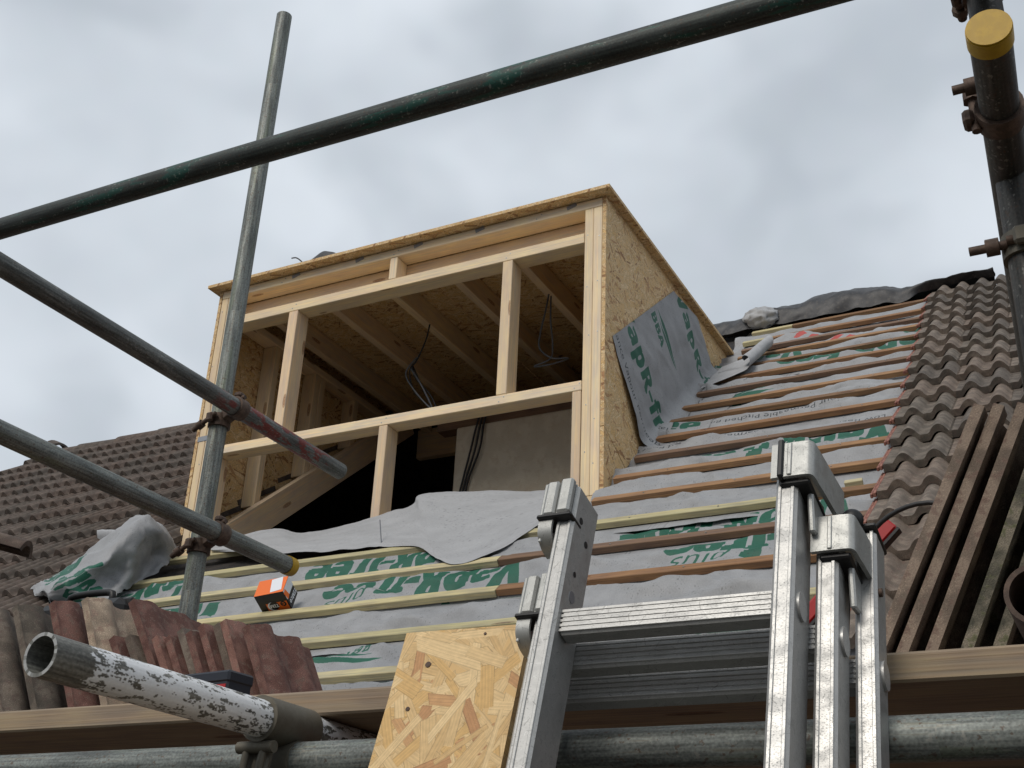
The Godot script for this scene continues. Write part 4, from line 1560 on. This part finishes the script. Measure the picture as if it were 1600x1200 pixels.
func build_tile_stacks():
	var long := tile_mesh(0.385, 0.019, 0.022, true, 0.003)
	var stk := tile_mesh(0.40, 0.0145, 0.014, false, 0.002)
	var long2 := tile_mesh(0.382, 0.020, 0.024, false, 0.004)
	var half := tile_mesh(0.30, 0.017, 0.020, true, 0.006)
	var half2 := tile_mesh(0.285, 0.017, 0.022, false, 0.008)
	var red: Array = M["tile_red"]
	var gr: Array = M["tile"]
	# right-hand stack, by the ladder
	var la := ["grey-edged concrete tile standing on end, outermost of the stack beside the ladder", "second concrete tile from the ladder, leaning in the stack", "third concrete tile from the ladder, leaning in the stack", "dark mossy tile leaning next to the three clean-edged tiles", "mossy tile with a reddish lower end in the leaning stack", "reddish tile behind the rusty open tube end", "mossy tile standing just past the rusty tube", "last mossy tile of the leaning stack by the dark upright"]
	var xs := [-0.328, -0.300, -0.266, -0.216, -0.180, -0.140, -0.105, -0.070]
	for i in 8:
		var m: Material = M["clean_tile"] if i < 3 else M["moss"]
		if i == 5:
			m = red[1]
		loose_tile(stk, m, M["clay"], xs[i], -1.60 - 0.012 * (i % 3), 0.465 - 0.012 * i, true, 0.0, la[i], "tiles leaning on the boards beside the ladder")
	# left-hand stack in a tight row
	var sh := tile_mesh(0.262, 0.016, 0.005, false, 0.003)
	var sh2 := tile_mesh(0.247, 0.016, 0.005, false, 0.003)
	var tall := tile_mesh(0.355, 0.017, 0.007, false, 0.003)
	var last := tile_mesh(0.245, 0.018, 0.017, false, 0.003)
	var xl := [-1.755, -1.722, -1.690, -1.652, -1.628, -1.600, -1.572, -1.545, -1.516, -1.488, -1.440]
	var nth := ["tenth", "ninth", "eighth", "seventh", "sixth", "fifth", "fourth", "third", "second", "first"]
	for i in 11:
		var ms: Mesh = [sh, sh, tall, sh2, sh2, sh, sh2, sh, sh, sh, last][i]
		var lab: String = "red tile standing on end in the tight row, %s beside the broad end tile" % nth[mini(i, 9)]
		if i == 2:
			lab = "tall red tile standing proud of the tight row"
		elif i == 10:
			lab = "broad red and grey tile closing the tight row of tiles"
		loose_tile(ms, [red[0], gr[2], red[1], red[2], red[0], gr[0], red[1], red[0], gr[2], red[2], red[1]][i], M["clay"], xl[i], -1.82 - 0.008 * (i % 3), -0.60 + 0.014 * i, false, 0.05 if i == 10 else 0.0, lab, "roof tiles in a tight row on the boards")
	# leftmost group, broad faces out
	var lc := ["grey lichen-spotted roof tile at the outer end of the boards", "speckled grey tile leaning next to the lichen-spotted one", "red tile leaning behind the pale tile", "pale beige tile back with a chipped top edge"]
	var xp := [-2.11, -2.02, -1.925, -1.845]
	var broad := tile_mesh(0.35, 0.017, 0.017, true, 0.004)
	for i in 4:
		loose_tile(broad, [gr[0], M["tile"][1], red[0], M["pale_tile"]][i], M["clay"], xp[i], -1.79 - 0.01 * i, -0.53 + 0.02 * i, false, 0.0, lc[i], "broad tiles leaning at the outer end of the boards")
	loose_tile(broad, red[2], M["clay"], -2.19, -1.70, -0.56, false, 0.0, "red tile tipped furthest over at the outer end", "broad tiles leaning at the outer end of the boards")

# ------------------------------------------------------------------ loose sheets
func mem_at(x: float, s: float) -> float:
	var q := s - SKEW * (x + 1.5)
	for g in BAT.size() - 1:
		if q <= BAT[g] and q > BAT[g + 1]:
			return mem_h(x, q, (q - BAT[g + 1]) / (BAT[g] - BAT[g + 1]), g)
	return 0.0

func build_sheets():
	# underlay turned up the dormer cheek
	var pts := []
	var uvs := []
	var nw := 70
	var nt := 70
	for i in nw + 1:
		var row := []
		var ur := []
		for j in nt + 1:
			var a := float(j) / nt
			var t0 := 0.52 + a * 1.36
			var wm := minf(0.545, (1.455 - t0 * SN) / CS)
			var w := lerpf(wm, -0.24, float(i) / nw)
			var t := t0 - 0.12 * maxf(w, 0.0) * a + 0.05 * (1.0 - a) * maxf(w, 0.0)
			t += (1.0 - a) * 0.05 * smoothstep(0.1, -0.15, w)
			var bulge := 0.004 + 0.011 * (1.0 + nf.get_noise_2d(t * 2.2 + w * 1.1, w * 0.9 + 3.0)) * smoothstep(0.55, 0.3, w) + 0.004 * nz.get_noise_2d(t * 7.0, w * 7.0)
			var p := Vector3.ZERO
			var rr := 0.085
			if w > rr:
				p = roof(-1.853 + bulge, t, w)
			elif w > rr - rr * PI * 0.5:
				var an := (rr - w) / rr
				p = roof(-1.853 + bulge + rr * (1.0 - cos(an)), t, rr * (1.0 - sin(an)) + 0.002)
			else:
				var x := -1.853 + rr + (rr - rr * PI * 0.5 - w)
				p = roof(x, t, mem_at(x, t) + 0.003)
			row.append(p)
			ur.append(Vector2((0.55 - w) / 0.8, (1.95 - t) / 1.45))
		pts.append(row)
		uvs.append(ur)
	var fl := obj(self, "upstand_sheet", grid_mesh(pts, uvs), M["mem_cheek"])
	tag(fl, "grey printed underlay turned up the strand board cheek of the dormer", "underlay")
	# loose end of underlay rolled up beside the top corner of the cheek
	var roll := []
	for i in 9:
		var s := 1.50 + 0.055 * i
		var row2 := []
		for k in 14:
			var f := k / 13.0
			var x2 := -1.80 + 0.20 * minf(f / 0.55, 1.0) + 0.05 * (i / 8.0)
			var h := 0.03 + 0.02 * f
			if f > 0.55:
				var an2 := (f - 0.55) / 0.45 * 5.2
				var r2 := 0.036 - 0.002 * an2
				x2 += r2 * sin(an2)
				h += r2 * (1.0 - cos(an2))
			row2.append(roof(x2 - 0.10 * (i / 8.0) * (1.0 - f) * 0.3, s + 0.33 * f - 0.06, h + 0.01))
		roll.append(row2)
	var ro := obj(self, "underlay_roll", sheet(roll, 3, 0.004, 3.0), M["mem_grey"])
	tag(ro, "grey underlay offcut curled into a roll behind the dormer cheek", "underlay")
	# big crumpled flap by the left side of the dormer
	var c1 := [
		[Vector3(-4.726, 3.131, -3.924), Vector3(-4.441, 3.113, -3.824), Vector3(-4.326, 3.220, -3.859), Vector3(-4.142, 3.399, -3.935), Vector3(-4.085, 3.414, -3.999), Vector3(-4.091, 3.393, -4.131)],
		[Vector3(-4.303, 2.969, -3.617), Vector3(-4.038, 2.961, -3.513), Vector3(-3.973, 3.077, -3.622), Vector3(-3.918, 3.286, -3.766), Vector3(-3.906, 3.302, -3.895), Vector3(-4.028, 3.312, -4.143)],
		[Vector3(-4.147, 2.901, -3.597), Vector3(-3.940, 2.905, -3.524), Vector3(-3.997, 3.039, -3.733), Vector3(-3.911, 3.117, -3.781), Vector3(-4.002, 3.215, -3.979), Vector3(-3.953, 3.179, -4.029)],
		[Vector3(-3.957, 2.832, -3.577), Vector3(-3.901, 2.868, -3.604), Vector3(-3.875, 2.926, -3.674), Vector3(-3.944, 3.020, -3.821), Vector3(-3.948, 3.079, -3.891), Vector3(-3.905, 3.118, -3.939)]]
	var f1 := obj(self, "folded_underlay", sheet(c1, 12, 0.022, 7.0, 6.5), M["mem_flap"])
	tag(f1, "crumpled grey underlay flap with green print folded beside the dormer", "underlay")
	# dark-backed rolled edge at the foot of the flap
	var c2 := []
	for i in 5:
		var row3 := []
		var o := Vector3(-4.42, 3.02, -3.80).lerp(Vector3(-4.03, 2.83, -3.50), i / 4.0)
		for k in 10:
			var an3 := -0.6 + 4.6 * k / 9.0
			var r3 := 0.05 + 0.012 * sin(i * 1.7)
			row3.append(o + Vector3(-0.3, 0.75, 0.35).normalized() * r3 * sin(an3) + Vector3(0.55, 0.1, 0.6).normalized() * r3 * cos(an3))
		c2.append(row3)
	var f2 := obj(self, "underlay_roll", sheet(c2, 4, 0.006, 17.0), M["mem_grey"])
	tag(f2, "grey underlay edge curled into an open roll above the loose tiles", "underlay")
	var c3 := []
	for i in 5:
		var row4 := []
		var o2 := Vector3(-4.55, 3.42, -4.13).lerp(Vector3(-4.22, 3.30, -4.02), i / 4.0)
		for k in 9:
			var an4 := -0.4 + 4.4 * k / 8.0
			var r4 := 0.035 + 0.045 * i / 4.0
			row4.append(o2 + Vector3(-0.15, 0.9, 0.3).normalized() * r4 * sin(an4) + Vector3(0.5, -0.1, 0.7).normalized() * r4 * cos(an4))
		c3.append(row4)
	var f3 := obj(self, "underlay_roll", sheet(c3, 4, 0.005, 27.0), M["mem_grey"])
	tag(f3, "pale rolled corner of underlay lying on the brown tiles", "underlay")
	# sheet draped over the foot of the dormer front
	var d1 := [
		[Vector3(-3.866, 3.324, -4.200), Vector3(-3.530, 3.368, -4.200), Vector3(-3.340, 3.324, -4.200), Vector3(-3.093, 3.335, -4.200), Vector3(-2.890, 3.362, -4.200), Vector3(-2.743, 3.388, -4.200), Vector3(-2.697, 3.427, -4.200), Vector3(-2.438, 3.407, -4.200), Vector3(-2.047, 3.358, -4.200)],
		[Vector3(-3.748, 3.256, -4.075), Vector3(-3.383, 3.243, -4.059), Vector3(-3.151, 3.189, -3.994), Vector3(-2.928, 3.183, -3.987), Vector3(-2.746, 3.197, -4.003), Vector3(-2.587, 3.195, -4.001), Vector3(-2.438, 3.132, -3.925), Vector3(-2.231, 3.160, -3.959), Vector3(-1.979, 3.247, -4.064)],
		[Vector3(-3.759, 3.248, -4.090), Vector3(-3.266, 3.146, -3.950), Vector3(-3.065, 3.116, -3.914), Vector3(-2.870, 3.104, -3.916), Vector3(-2.669, 3.091, -3.900), Vector3(-2.469, 3.052, -3.853), Vector3(-2.210, 2.905, -3.674), Vector3(-2.056, 2.972, -3.756), Vector3(-1.952, 3.182, -4.010)]]
	var f4 := obj(self, "draped_underlay", sheet(d1, 14, 0.006, 37.0, 6.0), M["mem_grey"])
	tag(f4, "plain grey underlay sheet draped over the foot of the dormer front", "underlay")
	# black sheeting along the ridge
	var rows := []
	var ry := 3.335 + 3.05 * SN
	var rz := -4.25 - 3.05 * CS
	for i in 15:
		var x3 := -2.15 + 0.125 * i
		var b := 0.035 + 0.05 * sin(PI * clampf((x3 + 1.9) / 1.2, 0.0, 1.0)) + 0.022 * nz.get_noise_1d(x3 * 4.0)
		var lo := 2.86 if x3 < -0.78 else 2.955
		var hh := 0.03 if x3 < -0.78 else 0.06
		if x3 > -0.9:
			b *= 0.15
		rows.append([roof(x3, lo + 0.02 * nz.get_noise_1d(x3 * 6.0), hh), roof(x3, 2.94, hh + 0.04 + b * 0.6), Vector3(x3, ry + 0.02 + b, rz + 0.05), Vector3(x3, ry + 0.03 + b, rz - 0.06), Vector3(x3, ry - 0.08, rz - 0.24)])
	var bs := obj(self, "black_sheeting", sheet(rows, 6, 0.022, 47.0, 4.0), M["plastic"])
	tag(bs, "crumpled black plastic sheeting laid along the open ridge", "sheeting")
	var sm := SphereMesh.new()
	sm.radius = 1.0
	sm.height = 2.0
	sm.radial_segments = 40
	sm.rings = 22
	var sac := obj(self, "plastic_bag", lump(sm, Vector3(0.10, 0.062, 0.07), 0.35), M["mem_grey"], Transform3D(roof_basis(), roof(-1.76, 2.90, 0.088)))
	tag(sac, "crumpled grey plastic bag lying against the black ridge sheeting", "bag")
	# torn black scrap on the flat dormer deck
	var e1 := []
	for i in 6:
		var x4 := -3.56 + 0.045 * i
		var hgt: float = [0.02, 0.045, 0.075, 0.065, 0.045, 0.012][i]
		e1.append([Vector3(x4, 4.823, -4.21 - 0.004 * i), Vector3(x4, 4.823 + hgt, -4.25), Vector3(x4 + 0.01, 4.826 + hgt * 0.6, -4.32), Vector3(x4, 4.8235, -4.38)])
	var sc := obj(self, "plastic_scrap", sheet(e1, 5, 0.004, 57.0), M["plastic"])
	tag(sc, "torn black plastic scrap on the edge of the flat dormer deck", "plastic")
	var cu := smooth_path([Vector3(-3.555, 4.828, -4.215), Vector3(-3.575, 4.85, -4.21), Vector3(-3.60, 4.868, -4.205), Vector3(-3.625, 4.868, -4.20)], 8)
	obj(sc, "curl", pipe_mesh(cu, 0.0035, 6), M["plastic"])

func lump(sm: SphereMesh, r: Vector3, amp: float) -> Mesh:
	var st := SurfaceTool.new()
	st.create_from(sm, 0)
	var arr := st.commit_to_arrays()
	var v: PackedVector3Array = arr[Mesh.ARRAY_VERTEX]
	for i in v.size():
		var p := v[i]
		var k := 1.0 + amp * (nf.get_noise_3dv(p * 0.9) * 0.6 + nz.get_noise_3dv(p * 2.0) * 0.5)
		v[i] = p * r * k
	arr[Mesh.ARRAY_VERTEX] = v
	var am := ArrayMesh.new()
	am.add_surface_from_arrays(Mesh.PRIMITIVE_TRIANGLES, arr)
	var s2 := SurfaceTool.new()
	s2.create_from(am, 0)
	s2.generate_normals()
	return s2.commit()

# ------------------------------------------------------------------ small things
func text_part(parent: Node3D, txt: String, size: float, m: Material, xf: Transform3D, bold := true):
	var tm := TextMesh.new()
	tm.font = font(bold)
	tm.text = txt
	tm.font_size = 48
	tm.pixel_size = size / 48.0
	tm.depth = 0.0006
	obj(parent, "lettering", tm, m, xf)

func build_small_things():
	# screw carton on the battens
	var bx := thing("screw_carton", "small orange, black and white screw carton lying on the new battens", "carton", roof(-2.845, -0.93, 0.034))
	bx.basis = roof_basis() * Basis(Vector3.UP, deg_to_rad(12)) * Basis(Vector3.RIGHT, 0.35)
	var s := Vector3(0.12, 0.088, 0.085)
	obj(bx, "carton", box(s, 0.0015), M["carton_black"], Transform3D(Basis.IDENTITY, Vector3(0, s.y * 0.5, 0)))
	obj(bx, "top_print", box(Vector3(s.x - 0.001, 0.0006, s.z - 0.001), 0.0002), M["orange"], Transform3D(Basis.IDENTITY, Vector3(0, s.y + 0.0004, 0)))
	obj(bx, "top_flash", box(Vector3(0.045, 0.0006, s.z - 0.012), 0.0002), M["carton_white"], Transform3D(Basis(Vector3.UP, 0.15), Vector3(0.022, s.y + 0.0012, -0.004)))
	obj(bx, "front_print", box(Vector3(0.085, 0.040, 0.0006), 0.0002), M["orange"], Transform3D(Basis.IDENTITY, Vector3(0.012, 0.024, s.z * 0.5 + 0.0004)))
	obj(bx, "front_badge", rod_mesh(Vector3(0.0, 0.03, s.z * 0.5), Vector3(0.0, 0.03, s.z * 0.5 + 0.0014), 0.019, 20), M["carton_black"])
	obj(bx, "front_disc", rod_mesh(Vector3(-0.007, 0.028, s.z * 0.5), Vector3(-0.007, 0.028, s.z * 0.5 + 0.0011), 0.020, 20), M["carton_white"])
	obj(bx, "front_badge", rod_mesh(Vector3(0.038, 0.033, s.z * 0.5), Vector3(0.038, 0.033, s.z * 0.5 + 0.0014), 0.012, 20), M["carton_black"])
	text_part(bx, "TIM", 0.02, M["carton_white"], Transform3D(Basis(Vector3.BACK, PI), Vector3(0.0, 0.03, s.z * 0.5 + 0.0018)))
	text_part(bx, "C", 0.018, M["orange"], Transform3D(Basis(Vector3.BACK, PI), Vector3(0.038, 0.033, s.z * 0.5 + 0.0018)))
	obj(bx, "side_print", box(Vector3(0.0006, 0.04, s.z - 0.002), 0.0002), M["carton_white"], Transform3D(Basis.IDENTITY, Vector3(s.x * 0.5 + 0.0004, s.y - 0.021, 0)))
	obj(bx, "side_print", box(Vector3(0.0006, 0.038, 0.022), 0.0002), M["orange"], Transform3D(Basis(Vector3.RIGHT, 0.3), Vector3(s.x * 0.5 + 0.0011, s.y - 0.024, 0.03)))
	text_part(bx, "TIMco", 0.026, M["carton_white"], Transform3D(Basis(Vector3.RIGHT, 0) * Basis(Vector3.UP, PI / 2) * Basis(Vector3.BACK, PI), Vector3(s.x * 0.5 + 0.001, 0.024, -0.004)))
	# black tool case behind the loose tiles
	var tc := thing("tool_case", "black plastic tool case standing behind the loose tiles", "case", Vector3(-2.335, DECK, -2.135))
	obj(tc, "case", box(Vector3(0.29, 0.43, 0.09), 0.02), M["black"], Transform3D(Basis.IDENTITY, Vector3(0, 0.2165, 0)))
	obj(tc, "rim", box(Vector3(0.296, 0.436, 0.014), 0.006), M["black"], Transform3D(Basis.IDENTITY, Vector3(0, 0.2185, 0)))
	obj(tc, "handle", pipe_mesh(smooth_path([Vector3(-0.07, 0.43, 0), Vector3(-0.065, 0.455, 0), Vector3(0.065, 0.455, 0), Vector3(0.07, 0.43, 0)], 16), 0.009, 10), M["black"])
	# printed fixings box in front of the tile row
	var fb := thing("fixings_box", "small navy box with red stripe and white label before the tile row", "box", Vector3(-1.525, DECK, -1.725))
	fb.rotation.y = -0.1
	obj(fb, "carton", box(Vector3(0.128, 0.112, 0.06), 0.003), M["navy"], Transform3D(Basis.IDENTITY, Vector3(0, 0.057, 0)))
	obj(fb, "lid", box(Vector3(0.133, 0.022, 0.065), 0.004), M["navy"], Transform3D(Basis.IDENTITY, Vector3(0, 0.108, 0)))
	obj(fb, "stripe", box(Vector3(0.11, 0.012, 0.0008), 0.0002), M["redplastic"], Transform3D(Basis.IDENTITY, Vector3(0.004, 0.088, 0.0305)))
	obj(fb, "tab", box(Vector3(0.018, 0.012, 0.0008), 0.0002), M["orange"], Transform3D(Basis.IDENTITY, Vector3(-0.012, 0.088, 0.0312)))
	obj(fb, "label_panel", box(Vector3(0.074, 0.07, 0.0008), 0.0002), M["carton_white"], Transform3D(Basis.IDENTITY, Vector3(-0.014, 0.045, 0.0305)))
	obj(fb, "side_panel", box(Vector3(0.032, 0.07, 0.0008), 0.0002), M["pale_tile"], Transform3D(Basis.IDENTITY, Vector3(0.041, 0.045, 0.0305)))
	obj(fb, "print_line", box(Vector3(0.032, 0.006, 0.0006), 0.0002), M["carton_black"], Transform3D(Basis.IDENTITY, Vector3(-0.026, 0.071, 0.0312)))
	obj(fb, "print_line", box(Vector3(0.05, 0.006, 0.0006), 0.0002), M["carton_black"], Transform3D(Basis.IDENTITY, Vector3(-0.017, 0.060, 0.0312)))
	# red level and black lead by the right-hand tiles
	var lv := thing("spirit_level", "red bar lying tilted between the ladder and the leaning tiles", "level", Vector3(-0.62, DECK + 0.016, -1.86))
	var ld := Vector3(0.31, 0.30, 0.0)
	lv.basis = along(ld)
	obj(lv, "body", box(Vector3(0.42, 0.024, 0.018), 0.003), M["redplastic"], Transform3D(Basis.IDENTITY, Vector3(0.215, 0.003, 0)))
	obj(lv, "edge", box(Vector3(0.42, 0.006, 0.020), 0.001), M["black"], Transform3D(Basis.IDENTITY, Vector3(0.215, -0.0125, 0)))
	var lead := smooth_path([Vector3(-0.40, DECK + 0.006, -1.80), Vector3(-0.385, 2.06, -1.79), Vector3(-0.372, 2.13, -1.78), Vector3(-0.35, 2.175, -1.76), Vector3(-0.30, 2.215, -1.74), Vector3(-0.24, 2.225, -1.73), Vector3(-0.17, 2.20, -1.73)], 30)
	var le := obj(self, "power_lead", pipe_mesh(lead, 0.0036, 8), M["cable"])
	tag(le, "black power lead looping up over the leaning tiles", "cable")
	# wooden offcut on the underlay by the tiled edge
	var oc := obj(self, "batten_offcut", box(Vector3(0.062, 0.022, 0.028), 0.002), M["new"][2], Transform3D(roof_basis() * Basis(Vector3.UP, 0.12), roof(-0.79, -0.345, 0.026)))
	tag(oc, "short pale batten offcut lying loose near the tiled edge", "wood offcut")
	# half-round ridge tile lying on its pale support at the far left
	var rt := thing("ridge_tile", "brown half-round ridge tile perched at the outer end of the boards", "roof tile", Vector3(-2.52, DECK, -1.92))
	obj(rt, "body", half_round(0.24, 0.014, 0.042, 0.0), M["far_tile"][2], Transform3D(Basis(Vector3.UP, 0.5) * Basis(Vector3.BACK, -0.22), Vector3(-0.15, 0.585, 0.02)))
	obj(rt, "packing", box(Vector3(0.11, 0.575, 0.05), 0.01), M["coupler"], Transform3D(Basis(Vector3.UP, 0.3), Vector3(-0.05, 0.288, 0.0)))
	# nail left standing in the draped sheet
	var nl := obj(self, "nail", rod_mesh(Vector3(-2.70, 3.10, -3.93), Vector3(-2.705, 3.215, -3.905), 0.0022, 6), M["steel"])
	tag(nl, "single long nail standing up through the draped grey sheet", "nail")
	# cables inside the dormer
	cable("black cable loop hanging from the middle ceiling joist", [Vector3(-3.03, 4.58, -4.66), Vector3(-3.06, 4.50, -4.68), Vector3(-3.13, 4.42, -4.72), Vector3(-3.17, 4.36, -4.72), Vector3(-3.14, 4.24, -4.74), Vector3(-3.02, 4.13, -4.76), Vector3(-3.06, 4.22, -4.77), Vector3(-3.15, 4.33, -4.75), Vector3(-3.17, 4.40, -4.74), Vector3(-3.10, 4.28, -4.72), Vector3(-3.03, 4.15, -4.72)], "cable")
	cable("grey cable coil dangling beside the black loop", [Vector3(-3.13, 4.43, -4.715), Vector3(-3.18, 4.34, -4.70), Vector3(-3.12, 4.23, -4.71), Vector3(-3.02, 4.12, -4.73), Vector3(-3.07, 4.24, -4.70), Vector3(-3.15, 4.36, -4.70)], "grey_cable")
	cable("thin twin cable hanging between the right-hand joists", [Vector3(-2.32, 4.58, -4.62), Vector3(-2.345, 4.50, -4.64), Vector3(-2.39, 4.40, -4.68), Vector3(-2.40, 4.33, -4.70), Vector3(-2.34, 4.275, -4.72), Vector3(-2.26, 4.27, -4.74), Vector3(-2.36, 4.265, -4.76), Vector3(-2.46, 4.27, -4.76), Vector3(-2.36, 4.285, -4.74), Vector3(-2.33, 4.34, -4.70), Vector3(-2.325, 4.45, -4.66), Vector3(-2.318, 4.58, -4.64)], "grey_cable")
	for k in 3:
		var o := 0.022 * k
		cable(["wall cable beside the dark edge of the plaster", "middle one of three black cables down the plaster wall", "wall cable furthest from the dark edge of the plaster"][k], [Vector3(-3.02 + o, 4.40, -5.27), Vector3(-3.07 + o, 4.28, -5.285), Vector3(-3.10 + o * 1.3, 4.12, -5.28), Vector3(-3.14 + o * 0.8, 3.95, -5.285), Vector3(-3.17 + o, 3.75, -5.285), Vector3(-3.16 + o, 3.3, -5.285)], "cable", "cables on the inner wall", 0.006)

func cable(label: String, ctrl: Array, m: String, group := "", r := 0.0045):
	var o := obj(self, "cable", pipe_mesh(smooth_path(ctrl, 60), r, 7), M[m])
	tag(o, label, "cable", group)
